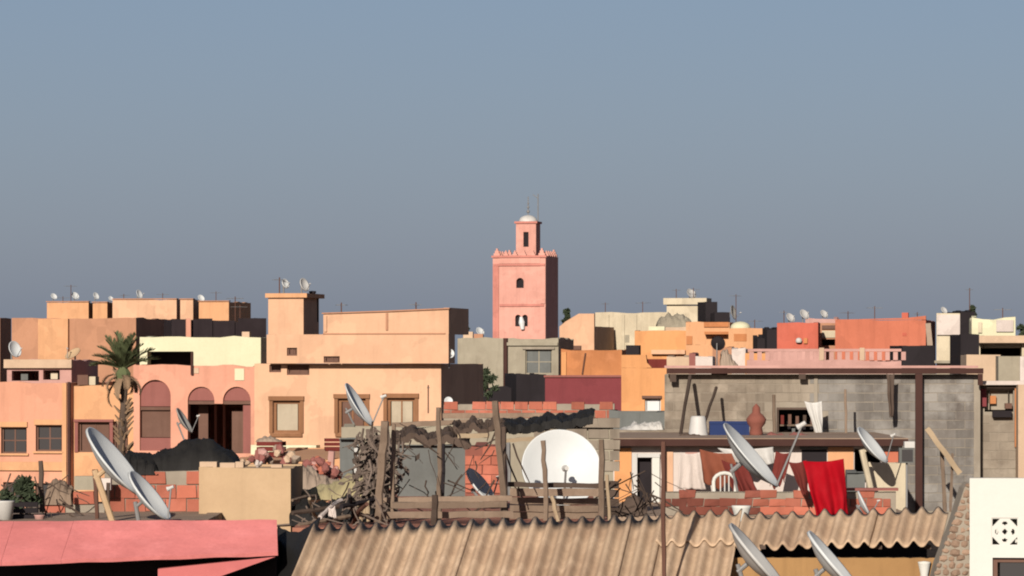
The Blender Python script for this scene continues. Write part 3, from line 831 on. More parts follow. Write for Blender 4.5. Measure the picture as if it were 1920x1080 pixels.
House('house', 'low wing of the block painted dark for the shaded side of the beige tower', 'house', 1340, 1368, 587, 225, th=-10, depth=2, m='dark', rough=.06)
sdish('grey dish leaning behind the low dark wing', 1374, 586, 226, 26, 606, n=(.9, -.35, .2), m='dishgrey')
antenna('tall thin antenna next to the low dark wing', 1380, 552, 604, 224, rot=1.0)

# clutter of small terraces between the orange house and the red house
def terrace(lab, x0, x1, yt, Y, m, **k):
    return House('terrace_wall', lab, 'wall', x0, x1, yt, Y, th=k.pop('th', 5), depth=k.pop('depth', 3), m=m, rough=k.pop('rough', .05), **k)
terrace('pale patched terrace wall below the wide orange house', 1250, 1292, 668, 158, 'sand')
terrace('whitish terrace wall beside the round dark vent', 1304, 1336, 669, 157, 'dirtywhite')
terrace('brown terrace pier between two pale walls', 1292, 1304, 662, 157.5, 'tymp')
terrace('orange brown terrace wall under the awning', 1300, 1340, 646, 188, 'apricot')
terrace('cream terrace wall with a whitish top', 1372, 1398, 654, 162, 'dirtywhite')
terrace('orange terrace wall under the dark stub', 1397, 1440, 662, 160, 'orange')
terrace('pale rose terrace wall below the red house', 1440, 1536, 656, 165, 'rosewall')
terrace('tan recess wall in the terraces', 1336, 1372, 650, 170, 'tan')
dish('round dark dish seen from behind on the orange terrace', 1346, 644, 158, 26, (.3, .85, .3), 690, m='dark', arm=False)
mound('grey white tarpaulin slumped on the terrace wall', [(1352, 662), (1358, 654), (1368, 660), (1376, 676), (1388, 690)], 696, 120, .8, 'greycloth', 'tarpaulin', 'tarpaulin', nz=.08)
crate('cream painted box on the block house roof', 1336, 688, 1363, 712, 93.5, 'cream', name='box', cat='box', dep=.3, rz=0, slats=1)

# ------------------------------------------------------------------ red house and far right houses
h = House('house', 'long red house with a long flat roof and low brown chimney', 'house', 1566, 1736, 600, 186, th=9, depth=6, x2=1754, m='red', rough=.03)
hpoly(h, 'parapet', [(1566, 599.5), (1736, 599.5), (1736, 592), (1700, 596)], .003, .25, 'red')
h.box('chimney', 1690, 586, 1702, 596, .3, .8, 'redpink')
h.box('vent', 1692, 624, 1700, 630, -.02, -.003, 'redpink')
h = House('house', 'rose red cube house with a pale lamp on its wall', 'house', 1457, 1534, 605, 188, th=6, depth=5, x2=1538, m='redpink', rough=.05)
MB().lathe([(.01, 0), (.13, .02), (.15, .1), (.11, .2), (.01, .24)], 12, Matrix.Translation((h.u_of(1498), -.12, h.z_of(1, 643)))).build('wall_lamp', M['whitep'], h.e)
h.box('lamp_box', 1507, 634, 1514, 644, -.1, -.003, 'ochre')
h = House('house', 'narrow beige recess between the two red houses', 'house', 1536, 1568, 606, 192, th=4, depth=4, m='tan', openings=[(1541, 636, 1566, 648)], rough=.03)
h.box('beam', 1541, 610, 1566, 617, -.1, -.003, 'shutter'); h.box('panel', 1541, 620, 1566, 633, -.06, -.003, 'beige')
h = House('house', 'low pale house behind the red roofs', 'house', 1510, 1570, 597, 225, th=6, depth=4, m='rosewall', rough=.08)
# balustrade in front of the red house
h = House('balustrade', 'pale rose rooftop balustrade in front of the long red house', 'balustrade', 1400, 1690, 676, 124, th=3, depth=.4, m='rosewall', rough=.03, parapet=.02)
h.box('rail', 1402, 654, 1690, 659, .02, .22, 'rosewall')
for i in range(20):
    x = 1405 + i * 15
    h.box('baluster', x, 659.5, x + 8.5, 675.2, .05, .2, 'rosewall')
for x in (1536, 1612): h.box('pier', x, 652, x + 9, 675.4, -.01, .26, 'sand')
h = House('rooftop_room_or_shade_block', 'black box room at the end of the balustrade', 'house', 1692, 1752, 648, 128, th=-6, depth=2, m='dark', rough=.02)
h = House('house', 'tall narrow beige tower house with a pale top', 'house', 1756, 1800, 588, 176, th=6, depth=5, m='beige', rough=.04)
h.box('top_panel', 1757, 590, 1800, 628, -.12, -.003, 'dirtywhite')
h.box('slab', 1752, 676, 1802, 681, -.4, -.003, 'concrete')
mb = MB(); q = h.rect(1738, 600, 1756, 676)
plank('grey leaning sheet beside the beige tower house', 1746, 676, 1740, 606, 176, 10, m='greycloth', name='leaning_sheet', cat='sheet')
House('house', 'rooftop block painted dark as if shaded behind the beige tower house', 'house', 1801, 1828, 584, 190, th=-7, depth=3, m='dark', rough=.1)  # shade comes from the near-black wall colour
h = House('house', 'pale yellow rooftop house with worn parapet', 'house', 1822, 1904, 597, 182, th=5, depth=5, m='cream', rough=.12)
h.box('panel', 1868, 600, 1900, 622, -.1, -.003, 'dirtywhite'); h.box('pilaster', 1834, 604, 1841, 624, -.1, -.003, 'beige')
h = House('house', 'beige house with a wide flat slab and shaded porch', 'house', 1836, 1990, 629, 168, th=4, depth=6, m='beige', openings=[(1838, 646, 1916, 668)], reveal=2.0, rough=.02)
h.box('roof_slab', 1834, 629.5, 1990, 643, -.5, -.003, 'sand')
h.box('back_wall', 1837, 645, 1917, 669, 1.9, 1.95, 'dark')  # porch shade painted as a near-black wall
House('rooftop_room_or_shade_block', 'square room painted dark for shade beside the shaded porch', 'house', 1801, 1836, 627, 164, th=-6, depth=2, m='dark', rough=.02)  # dark shade next to the porch, painted as a near-black room
h = House('house', 'pale house with a grey bay at the end of the block wall', 'house', 1812, 1876, 666, 134, th=4, depth=5, m='sand', rough=.03)
h = House('house', 'grey bay house behind the beige block wing', 'house', 1872, 1990, 668, 132, th=4, depth=5, m='concrete', rough=.04)
h.box('pilaster', 1912, 668.5, 1990, 800, -.2, -.003, 'dirtywhite')
leaf_tree('dark cypress behind the pale yellow house', 1823, 568, 600, 230, 20, n=420, leaf=.13, shape=1.6)
leaf_tree('low dark tree beyond the end houses', 1918, 598, 640, 260, 26, n=400, leaf=.16)
antenna('slender antenna above the cypress', 1818, 540, 590, 192, els=3, hw=.15)
sdish('white dish on the rose red cube house', 1482, 596, 190, 18, 607, m='dishwhite'); sdish('white dish on the corner between the red houses', 1508, 590, 190.5, 20, 606, m='dishwhite')
sdish('pale dish on the low house behind the red roofs', 1545, 589, 226, 16, 598, m='dishwhite')
antenna('low antenna on the long red house', 1640, 574, 600, 188, els=4, rot=.1)
sdish('small dish on the beige tower house', 1770, 582, 177.5, 13, 590, m='dishwhite')

# ------------------------------------------------------------------ block house and its terrace room
h = House('block_house', 'bare grey concrete block house under a long pink roof slab', 'house', 1246, 1838, 702, 92, th=2.5, depth=8, m='mortar', openings=[(1459, 768, 1530, 822)], rough=.0, parapet=.05)
brickwork(h, 1246, 702, 1838, 962, .40, .20, 'blockbrown', name='block', proud=.012, skip=[(1240, 834, 1688, 990), (1446, 760, 1544, 830)], m2='block', split=1530, joint=.014, jit=.004, hj_=.003)
h.box('roof_slab', 1246, 685.5, 1832, 690, -.36, 6, 'rosewall')
h.box('fascia_beam', 1250, 690.5, 1842, 700.5, -.34, -.20, 'brownpaint')
for x in (1256, 1330, 1420, 1508, 1600, 1690, 1780, 1826):
    h.box('rafter', x, 691, x + 7, 700, -.195, 1.5, 'brownpaint')
h.box('downstand', 1256, 701, 1268, 716, -.33, -.2, 'darkwood'); h.box('downstand', 1497, 701, 1510, 711, -.33, -.2, 'darkwood'); h.box('downstand', 1832, 701, 1841, 722, -.33, -.2, 'brownpaint')
h.box('post', 1715, 701, 1728, 962, -.33, -.2, 'brownpaint')
h.box('pier', 1526, 704, 1533, 830, -.05, -.026, 'mortar')
wo = h.box('window', 1456, 764, 1533, 768, -.10, -.03, 'darkwood')
for a in ((1456, 768.2, 1460, 824), (1529, 768.2, 1533, 824)): h.box('jamb', *a, -.10, -.03, 'darkwood', wo)
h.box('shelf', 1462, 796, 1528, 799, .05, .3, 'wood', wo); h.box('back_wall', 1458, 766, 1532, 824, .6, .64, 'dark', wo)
mb = MB(); rg = random.Random(5)
for i in range(9):
    x = 1464 + i * 7; yb = 822 if i % 2 else 796; a = h.rect(x, yb - rg.uniform(10, 20), x + 6, yb)
    h.box('stored_goods', x, yb - rg.uniform(10, 20), x + 6, yb - .5, .1, .25, rg.choice(['shutter', 'darkwood', 'wood', 'greytarp', 'marooncloth']), wo)
cloth('white curtain pulled aside from the dark block house opening', [(1508, 752), (1541, 752), (1543, 814), (1531, 816)], 91.0, 'whitep', 'curtain', 'curtain', folds=2, amp=.03, seed=2)
cloth('dark rag strip hanging down the block wall', [(1662, 700), (1677, 700), (1674, 782), (1668, 780)], 91.2, 'darkwood', 'hanging_rag', 'rag', folds=1.5, amp=.03, seed=9, rag=.1)
h = House('block_wing', 'beige block wing with a recessed frame beside the brown steel post', 'house', 1839, 1908, 726, 92.2, th=2.5, depth=7, m='mortar', openings=[(1846, 732, 1900, 772)], rough=.03)
brickwork(h, 1839, 726, 1908, 962, .40, .20, 'blockbrown', name='block', proud=.012, skip=[(1840, 728, 1905, 776)], joint=.013, jit=.006)
h.box('frame', 1834, 722, 1906, 727.5, -.14, -.03, 'darkwood'); h.box('frame', 1902, 728, 1907, 838, -.12, -.03, 'ochre')
h.box('cloth', 1833, 729, 1849, 762, -.12, -.04, 'maroon'); h.box('crate', 1856, 742, 1868, 757, .05, .2, 'ochre'); h.box('box', 1860, 770, 1896, 782, -.2, -.03, 'dark'); h.box('box', 1884, 756, 1897, 766, -.1, .1, 'shutter')
h.box('slab', 1832, 714, 1925, 721.5, -.3, .4, 'dirtywhite')
House('house', 'pale plastered wall end beyond the block wing', 'house', 1909, 1990, 722, 91.5, th=2, depth=5, m='sand', rough=.03)
plank('pale timber leaning against the block wall', 1800, 888, 1738, 803, 88.5, 10, m='palewood')
plank('thin grey pole leaning on the block wall by the pale timber', 1772, 960, 1766, 846, 89, 7, m='wood', name='leaning_pole', cat='pole')
plank('second thin pole leaning on the block wall', 1782, 960, 1786, 850, 88.8, 5, m='wood', name='leaning_pole', cat='pole')

# terrace room in front of the block house
TZ = zrow(968, 76)
h = House('terrace_room', 'low terrace room with a dark edged flat roof and white door frame', 'house', 1150, 1692, 836, 84, th=0, depth=7.5, m='dirtywhite', openings=[(1195, 858, 1222, 952), (1602, 842, 1652, 905)], rough=.0, parapet=.02)
h.box('roof_edge', 1130, 823, 1700, 835.5, -.35, -.05, 'brownpaint'); h.box('roof_slab', 1130, 821, 1700, 822.7, -.36, 7.4, 'slabgrey')
h.box('orange_panel', 1152, 840, 1184, 965, -.03, -.003, 'orange')
d = h.box('door_frame', 1184.5, 850, 1194.5, 958, -.08, -.003, 'whitep'); h.box('head', 1195, 850, 1237, 857.5, -.08, -.003, 'whitep', d); h.box('jamb', 1222.5, 858, 1236.5, 958, -.08, -.003, 'white', d)
h.box('door', 1196, 859, 1221, 951, .16, .2, 'dark')
h.box('rose_panel', 1243, 846, 1262, 965, -.03, -.003, 'peach'); h.box('rose_panel', 1285, 848, 1312, 965, -.03, -.003, 'rosewall'); h.box('orange_panel', 1552, 838, 1600, 965, -.03, -.003, 'apricot')
h.box('lintel', 1500, 837, 1552, 842, -.06, -.003, 'greytarp'); h.box('recess_shade', 1503, 843, 1550, 905, -.02, -.003, 'dark')  # flat near-black panel paints the shade of a recess
h.box('orange_panel', 1655, 846, 1690, 875, -.03, -.003, 'red')
MB().tube([(h.u_of(1245), -.16, h.z_of(1, 836)), (h.u_of(1245), -.16, h.z_of(1, 965))], .03, 6).build('downpipe', M['rust'], h.e)
h = House('roof_terrace', 'raised roof terrace below the terrace room', 'terrace', 1152, 1720, 968, 76, th=0, depth=8, m='slabgrey', rough=.02, parapet=.02)
h = House('brick_parapet', 'low red brick parapet in front of the terrace room', 'wall', 1243, 1680, 922, 77, th=1, depth=.2, m='mortar', ybot=975, rough=.01, parapet=.02)
brickwork(h, 1243, 918, 1680, 972, .30, .155, 'brickshade', joint=.014, jit=.014, proud=.03, ragged=.35, drop=.05, m2='brickred', split=1425)  # bricks before the split carry the laundry shade in their colour
h.box('coping', 1520, 915, 1684, 920, -.07, .22, 'tymp')
# things on the terrace room roof
def lathe_thing(label, name, cat, x, yb, Y, prof, m, sub=None):
    b = P(x, yb, Y); e = MB().lathe(prof, 18).build(name, M[m], None, smooth=True); e.location = b; tag(e, label, cat); return e
YP = 87.5
k = pm(1, YP)
lathe_thing('white plastic tub standing upside down on the terrace roof', 'plastic_tub', 'tub', 1309, 819, YP, [(.01, 0), (19*k, 0), (20*k, 3*k), (18*k, 6*k), (14*k, 36*k), (12*k, 39*k), (.01, 39*k)], 'whitep')
lathe_thing('brown terracotta jar with a pointed lid on the terrace roof', 'terracotta_jar', 'jar', 1418, 820, YP, [(.01, 0), (10*k, 0), (13*k, 8*k), (11*k, 18*k), (17*k, 26*k), (19*k, 34*k), (13*k, 42*k), (8*k, 46*k), (7*k, 56*k), (2*k, 62*k), (.01, 63*k)], 'terracotta')
e = empty('blue_basin', P(1368, 820.5, YP), 0, 'dark blue plastic trough on the terrace roof', 'trough')
w = 37*k; hh = 30*k
MB().box(-w, w, 0, .03, 0, hh).build('side', M['bluep'], e); MB().box(-w, w, .4, .43, 0, hh).build('side', M['bluep'], e); MB().box(-w, -w+.03, .031, .399, 0, hh).build('end', M['bluep'], e); MB().box(w-.03, w, .031, .399, 0, hh).build('end', M['bluep'], e); MB().box(-w+.031, w-.031, .031, .399, .01, .04).build('bottom', M['bluep'], e)
MB().box(-w-.01, w+.01, -.012, -.001, hh-.05, hh+.01).build('rim', M['bluep'], e)
post('thin dark pole leaning on the block wall behind the tub', [(1275, 822), (1294, 706)], 90, 7, 'darkwood', 'leaning_pole', 'pole', Ys=[88.5, 91.5])
post('short dark stick leaning beside the white tub', [(1318, 800), (1343, 727)], 90, 6, 'darkwood', 'leaning_pole', 'pole', Ys=[89, 91.3])
post('small upright stub by the terracotta jar', [(1452, 820), (1451, 740)], 90.5, 7, 'wood', 'wooden_post')
post('thin stake in front of the block wall', [(1587, 822), (1585, 730)], 90.5, 5, 'wood', 'wooden_post')
mound('dark tools and rags lying under the white tub', [(1270, 820), (1280, 812), (1310, 815), (1326, 820)], 821, 86.6, .3, 'darkwood', 'rag_heap', 'rags', nz=.02)
mound('brown sacks along the terrace roof under the dark opening', [(1436, 818), (1446, 810), (1470, 816), (1490, 811), (1520, 817), (1530, 820)], 821, 87.5, .4, 'tymp', 'sacks', 'sacks', nz=.04)
# laundry, dishes and furniture of the terrace
cloth('bright red cloth hanging over the brick parapet', [(1505, 864), (1582, 860), (1590, 964), (1530, 968)], 75.6, 'redcloth', 'red_cloth', 'cloth', folds=2.6, amp=.07, seed=4, rag=.14, slope=-.12)
cloth('maroon shawl hanging beside the red cloth', [(1478, 866), (1512, 862), (1516, 925), (1506, 930)], 76.3, 'marooncloth', 'shawl', 'cloth', folds=1.4, amp=.05, seed=6)
cloth('maroon rug hung pointed on the terrace room wall', [(1455, 846), (1484, 848), (1470, 905), (1444, 912)], 82.8, 'marooncloth', 'hanging_rug', 'rug', folds=1.3, amp=.05, seed=1, rag=.2)
cloth('rust brown blanket draped by the downpipe', [(1312, 842), (1372, 850), (1408, 930), (1320, 905)], 82.9, 'rustcloth', 'blanket', 'blanket', folds=2.2, amp=.07, seed=3, rag=.2)
cloth('dark brown blanket draped behind the big edge-on dish', [(1352, 862), (1400, 872), (1425, 935), (1380, 930)], 82.5, 'marooncloth', 'blanket', 'blanket', folds=2.0, amp=.07, seed=12, rag=.2)
cloth('white sheet hanging pegged up behind the brown blankets', [(1345, 840), (1450, 838), (1452, 868), (1400, 880)], 83.3, 'whitep', 'bed_sheet', 'sheet', folds=3, amp=.04, seed=8)
cloth('pale pink sheet hanging near the white door frame', [(1276, 848), (1312, 848), (1324, 918), (1270, 916)], 83.2, 'dirtywhite', 'bed_sheet', 'sheet', folds=2.5, amp=.03, seed=5)
def chair(x, yb, Y):
    b = P(x, yb, Y); e = empty('plastic_chair', b, 0, 'white plastic chair with rounded back behind the parapet', 'chair')
    MB().box(-.22, .22, -.2, .22, .42, .45).build('seat', M['whitep'], e)
    for sx in (-.2, .2):
        for sy in (-.18, .2): MB().tube([(sx, sy, 0), (sx*.95, sy*.95, .42)], .018, 6).build('leg', M['whitep'], e)
    pts = [(-.2, .2, .45), (-.21, .24, .62)] + [(-.21*math.cos(math.pi*i/8), .26, .68 + .17*math.sin(math.pi*i/8)) for i in range(9)] + [(.21, .24, .62), (.2, .2, .45)]
    MB().tube(pts, .035, 8).build('back_frame', M['white'], e)
    for i in (-1, 0, 1): MB().tube([(i*.08, .22, .46), (i*.08, .26, .80)], .014, 6).build('slat', M['whitep'], e)
chair(1360, 972, 78.6)
dish('tall pale dish seen nearly edge-on behind the brick parapet', 1400, 860, 78.6, 152, (.75, -.16, .65), 972, m='dishbright', mx=1395, armlen=1.0)
dish('pale dish on a stubby mast before the sandy wall stub', 1632, 838, 79, 82, (.73, -.25, .62), 968, m='dishbright', mx=1645, mr=.06, mastm='beige')
dish('thin edge-on dish standing below the red cloth', 1618, 946, 75, 50, (.86, -.08, .42), 985, m='dishbright', mx=1628)
e = empty('floodlight', P(1700, 968, 78), 0, 'grey floodlight with white cap on a thin pole', 'lamp')
MB().tube([P(1700, 968, 78), P(1700, 850, 78)], .02, 6).build('pole', M['metal'], e, world=True)
MB().box(-.15, .12, -.1, .1, 1.0, 1.0+.28).build('housing', M['greytarp'], e); MB().box(-.05, .14, -.12, .12, 1.282, 1.40).build('cap', M['whitep'], e); MB().box(-.10, .10, -.115, -.102, 1.03, 1.25).build('lens', M['glass'], e)
h = House('wall_stub', 'sandy plastered wall stub under the stubby mast dish', 'wall', 1628, 1702, 868, 80, th=0, depth=.5, m='beige', ybot=975, rough=.05, parapet=.02)
h = House('wall_stub', 'dark grey stained low wall beside the red cloth', 'wall', 1588, 1622, 885, 80.5, th=0, depth=.4, m='greytarp', ybot=975, rough=.06, parapet=.02)
crate('broken dark chair frame by the white door', 1140, 902, 1160, 968, 72, 'darkwood', name='crate', cat='crate', dep=.3, rz=.3, slats=4)
mound('dark rag pile before the white door frame', [(1160, 950), (1175, 934), (1190, 925), (1205, 938), (1214, 950)], 968, 72, .5, 'darkwood', 'rag_heap', 'rags', nz=.03)
lathe_thing('white lampshade shaped pot above the corrugated roof', 'plastic_pot', 'pot', 1390, 978, 49.2, [(.01, 0), (.06, 0), (.07, .02), (.11, .16), (.115, .19), (.01, .19)], 'white')
# ------------------------------------------------------------------ terrace with wooden pergola, centre
h = House('roof_terrace', 'roof terrace with terracotta floor under the timber pergola', 'terrace', 548, 1150, 990, 57.5, th=0, depth=19, m='floor', rough=.02, parapet=.01)
FZ = h.zt
h = House('terrace_wall', 'ragged grey wall behind the timber pergola', 'wall', 640, 1150, 800, 77, th=1, depth=1.0, m='concrete', ybot=930, rough=.14, parapet=.02)
brickwork(h, 1000, 782, 1150, 880, .40, .20, 'blockbrown', name='block', proud=.03, joint=.02, jit=.012, ragged=.5)
h = House('terrace_wall', 'dark grey low wall and roof beside the orange house', 'wall', 1142, 1246, 772, 100, th=3, depth=2, m='greytarp', rough=.05)
h = House('terrace_wall', 'brownish cement wall below the white plastic sheet', 'wall', 1130, 1250, 806, 92.6, th=0, depth=1.5, m='blockbrown', rough=.05)
mound('crumpled white plastic sheet lying on the low grey roof', [(1164, 806), (1176, 800), (1190, 792), (1215, 793), (1240, 790), (1244, 800)], 806, 93.2, .8, 'whitep', 'plastic_sheet', 'sheet', nz=.05)
h = House('red_brick_parapet', 'long red brick parapet before the maroon wall', 'wall', 832, 1152, 758, 118, th=3, depth=.4, m='mortar', rough=.03, parapet=.02)
brickwork(h, 832, 752, 1152, 786, .40, .24, 'brickred', joint=.02, jit=.012, proud=.03, ragged=.12)
h = House('brick_shed', 'bright terracotta brick shed corner behind the tilted small dish', 'shed', 872, 938, 838, 71, th=4, depth=2.5, m='terracotta', ybot=935, rough=.06, parapet=.05)
brickwork(h, 872, 836, 938, 930, .30, .16, 'brickred', joint=.012, jit=.012, proud=.03, ragged=.3, drop=.06)
h = House('metal_sheet_wall', 'blue grey sheet wall under the sagging dark roofing', 'wall', 745, 874, 834, 72, th=0, depth=.08, m='greytarp', ybot=935, rough=.05, parapet=.01)
h = House('metal_sheet_wall', 'narrow grey sheet beside the dry vine', 'wall', 637, 672, 822, 71, th=4, depth=.06, m='greytarp', ybot=935, rough=.02, parapet=.01)
# sagging roofing of the pergola
def sag(label, xa, xb, ya, yb, Y0, Y1, m, seed, th=.05, droop=.10, name='roofing_sheet'):
    def fn(u, v):
        x = xa + (xb - xa) * u; y = ya + (yb - ya) * u; Y = Y0 + (Y1 - Y0) * v
        p = P(x, y, Y0); q = Vector((p.x * Y / Y0, Y, p.z + .10 * v))
        q.z += -droop * math.sin(math.pi * ((u * 2.3 + seed * .37) % 1.0)) + .07 * noise.noise(Vector((u * 14, v * 3, seed))) + .028 * noise.noise(Vector((u * 37, v * 5, seed + 3)))
        return q
    o = MB().grid(fn, 60, 8).build(name, M[m], None, base=P((xa + xb) / 2, (ya + yb) / 2, Y0)); solid(o, th)
    return tag(o, label, 'roofing')
sag('sagging black roofing on the pergola by the dry vine', 734, 880, 814, 822, 63.5, 64.8, 'darkwood', 1, th=.10)
sag('sagging black roofing on the pergola above the big white dish', 930, 1112, 806, 786, 64.5, 65.6, 'blacktarp', 2, th=.12, droop=.05)
sag('brown roofing strip across the middle of the pergola', 850, 945, 800, 796, 64, 65.0, 'darkwood', 3, th=.07)
plank('pale board resting across the pergola roofing', 858, 818, 918, 816, 63.6, 8, m='palewood', th=.05)
plank('cream edge board above the big white dish', 948, 826, 1006, 822, 64, 7, m='palewood')
plank('grey ridge board along the pergola top', 830, 780, 1116, 778, 66, 9, m='wood', th=.06)
plank('brown crossbeam over the sheet wall', 735, 797, 905, 790, 66.5, 9, m='wood', th=.06)
PG = 'pergola posts'
post('thick knotted post wound with dry vine', [(722, 790), (716, 870), (708, 980)], 59, 17, 'wood')
post('thin bark post beside the knotted one', [(738, 795), (735, 982)], 59.4, 9, 'wood')
post('grey post of the pergola topped above the sheet wall', [(822, 764), (824, 850), (823, 978)], 60.5, 10, 'wood')
post('black iron stake along the grey post', [(831, 832), (829, 934)], 62, 8, 'dark', 'iron_stake', 'stake')
post('tall forked post between small dish and big dish', [(928, 752), (938, 860), (948, 978)], 60, 14, 'wood')
post('dark post close behind the forked post', [(944, 800), (943, 975)], 61.5, 11, 'darkwood')
post('slender post standing in front of the big white dish', [(1018, 826), (1022, 900), (1023, 976)], 60.2, 10, 'wood')
post('corner post at the end of the big white dish', [(1127, 824), (1128, 976)], 60.5, 12, 'wood')
post('pale stake next to the corner post', [(1138, 890), (1143, 978)], 59.8, 7, 'palewood')
post('short pale stake leaning under the big white dish', [(1034, 930), (1047, 978)], 59.9, 8, 'palewood')
post('squat brown post on the low rail', [(815, 928), (813, 984)], 58.6, 13, 'darkwood')
post('white painted pipe beside the dry vine', [(668, 832), (668, 935)], 62.5, 9, 'whitep', 'white_pipe', 'pipe', wob=.002)
post('thin grey pole by the brick shed corner', [(953, 830), (955, 940)], 63, 7, 'metal', 'pole', 'pole')
plank('long weathered rail low across the pergola', 716, 938, 960, 934, 59.6, 10, m='wood', th=.05)
plank('reddish rail board under the tilted small dish', 735, 948, 950, 946, 59.3, 12, m='wood', th=.04)
plank('dark bottom board of the pergola fence', 716, 966, 962, 964, 59.2, 12, m='wood', th=.04)
plank('brown rail across the foot of the big white dish', 952, 908, 1126, 911, 60.6, 9, m='darkwood', th=.06)
for i, (y, w, lab) in enumerate(((923, 14, 'upper weathered board under the big white dish'), (939, 12, 'second weathered board under the big white dish'), (953, 12, 'third weathered board under the big white dish'), (967, 13, 'lowest weathered board under the big white dish'))):
    plank(lab, 956, y, 1122, y + random.uniform(-2, 2), 61.2 + .03 * i, w, m='wood', th=.03)
dish('big round bright white dish standing behind the fence rail', 1051, 880, 63.8, 146, (.14, -.90, .34), 970, m='dishbright', seg=40, mr=.03, armlen=.5)
dish('small pale dish tilted edge-on before the brick shed', 898, 912, 65.5, 72, (.74, -.26, .60), 945, m='dishbright', mx=905)
# dry vine, canvas and rubble next to the pergola
def vine():
    b = P(700, 974, 61); rg = random.Random(8); mb = MB()
    for i in range(150):
        x = rg.gauss(702, 17); y0 = rg.uniform(800, 940); l = rg.uniform(20, 70); Y = 60.6 + rg.uniform(-.5, .9)
        pts = [P(x + rg.gauss(0, 7) * k_ , y0 + l * k_ / 3, Y + rg.gauss(0, .06) * k_) for k_ in range(4)]
        mb.tube(pts, [.018, .02, .014, .005], 5)
        for q in range(3):
            c = pts[1 + q % 3]; a = Vector((rg.gauss(0, 1), rg.gauss(0, 1), rg.gauss(0, 1))).normalized(); bb = a.orthogonal(); s_ = rg.uniform(.04, .09)
            mb.quad(c - a * s_, c + bb * s_ * .5, c + a * s_, c - bb * s_ * .5)
    for i in range(7):
        x = 690 + i * 7; mb.tube([P(x, 974, 60.8), P(x + rg.gauss(0, 6), 900, 60.8), P(x + rg.gauss(0, 8), 805, 61)], [.035, .03, .02], 6)
    tag(mb.build('dry_vine', M['twig'], None, base=b), 'dry grey brown vine tangled around the knotted post', 'vine')
vine()
def heapcloth(label, x0, x1, prof, yb, Y, dep, m, seed):
    return mound(label, prof, yb, Y, dep, m, 'canvas', 'canvas', nz=.07, seed=seed)
heapcloth('yellowed canvas thrown over junk beside the sandy wall', 0, 0, [(545, 926), (570, 918), (620, 908), (655, 890), (690, 880), (700, 900)], 936, 62.5, 1.3, 'yellowtarp', 4)
heapcloth('grey canvas bundle behind the sandy wall corner', 0, 0, [(540, 900), (550, 876), (575, 872), (600, 890), (640, 905)], 930, 64, 1.0, 'greycloth', 6)
def rubble(label, x0, x1, y0, y1, Y, m, n, s, name='rubble_pile', cat='rubble', seed=1):
    rg = random.Random(seed); b = P((x0 + x1) / 2, y1, Y); e = empty(name, b, 0, label, cat)
    for i in range(n):
        u = rg.random(); x = x0 + (x1 - x0) * u; hgt = 1 - abs(u - .5) * 1.4; y = y1 - (y1 - y0) * rg.random() * max(.1, hgt)
        bm_ = bmesh.new(); bmesh.ops.create_icosphere(bm_, subdivisions=1, radius=1)
        for v in bm_.verts: v.co *= rg.uniform(.7, 1.15)
        me = bpy.data.meshes.new('stone'); bm_.to_mesh(me); bm_.free(); me.materials.append(M[rg.choice(m)])
        p = P(x, y, Y + rg.uniform(-.1, .5)) - b; q = s * rg.uniform(.6, 1.3)
        link(me, 'stone', e, p, (rg.random() * 3, rg.random() * 3, rg.random() * 3), (q, q * .8, q * .7))
    return e
rubble('heap of pink and red broken bricks by the yellowed canvas', 556, 640, 850, 905, 66, ['tymp', 'brickred', 'rosewall', 'tymp'], 46, .10, seed=3)
rubble('small stones on top of the sandy wall', 450, 500, 858, 872, 60.6, ['dirtywhite', 'sand', 'concrete'], 9, .07, seed=4)
rubble('broken pale stones and mortar by the salmon house foot', 470, 560, 838, 868, 78, ['sand', 'tymp', 'greycloth', 'rosewall'], 30, .13, seed=5)
crate('dark red crate on the terrace wall end', 611, 822, 637, 846, 76, 'marooncloth', dep=.3, rz=.1)
post('rose post holding the dark red crate shelf', [(622, 846), (620, 935)], 66.5, 13, 'rosewall', 'post')
crate('maroon wooden box below the arched house', 482, 828, 528, 858, 79, 'marooncloth', name='box', cat='box', dep=.5, rz=-.1)
mound('grey sack flopped on the maroon box', [(480, 826), (490, 820), (505, 817), (520, 824), (528, 828)], 829, 79.2, .5, 'greycloth', 'sack', 'sack', nz=.03)
House('low_roof', 'low apricot roof under the large peach house', 'house', 440, 640, 862, 80, th=3, depth=12, m='apricot', rough=.05, parapet=.02)
# junk lying between the sandy wall and the corrugated roof
rg = random.Random(21)
JK = [((548, 962), (690, 940), 'dark bent beam lying over the junk', 'darkwood', 9), ((560, 985), (655, 968), 'grey pole lying along the junk edge', 'wood', 8), ((580, 935), (600, 978), 'pale crooked branch sticking out of the junk', 'palewood', 7),
      ((640, 950), (705, 936), 'black iron bar under the yellowed canvas', 'dark', 9), ((655, 930), (668, 985), 'black upright stick in the junk', 'dark', 8), ((688, 945), (662, 982), 'rusty rod leaning in the junk', 'rust', 8),
      ((600, 970), (640, 938), 'short white stick in the junk', 'dirtywhite', 8), ((548, 938), (590, 930), 'thin brown branch on the canvas edge', 'wood', 6)]
for a, b_, lab, m_, w_ in JK:
    post(lab, [a, ((a[0]+b_[0])/2 + rg.uniform(-6, 6), (a[1]+b_[1])/2 + rg.uniform(-5, 5)), b_], 58.6, w_, m_, 'scrap_pole', 'pole', Ys=[58.4, 58.8, 59.2])
cloth('pale torn sacking hanging from the junk', [(670, 940), (692, 938), (694, 978), (672, 972)], 58.9, 'palewood', 'sacking', 'sacking', folds=1.5, amp=.03, seed=3, rag=.1)
cloth('white scrap of cloth caught in the junk', [(615, 950), (628, 948), (630, 972), (618, 968)], 58.5, 'dirtywhite', 'cloth_scrap', 'cloth', folds=1, amp=.02, seed=7)
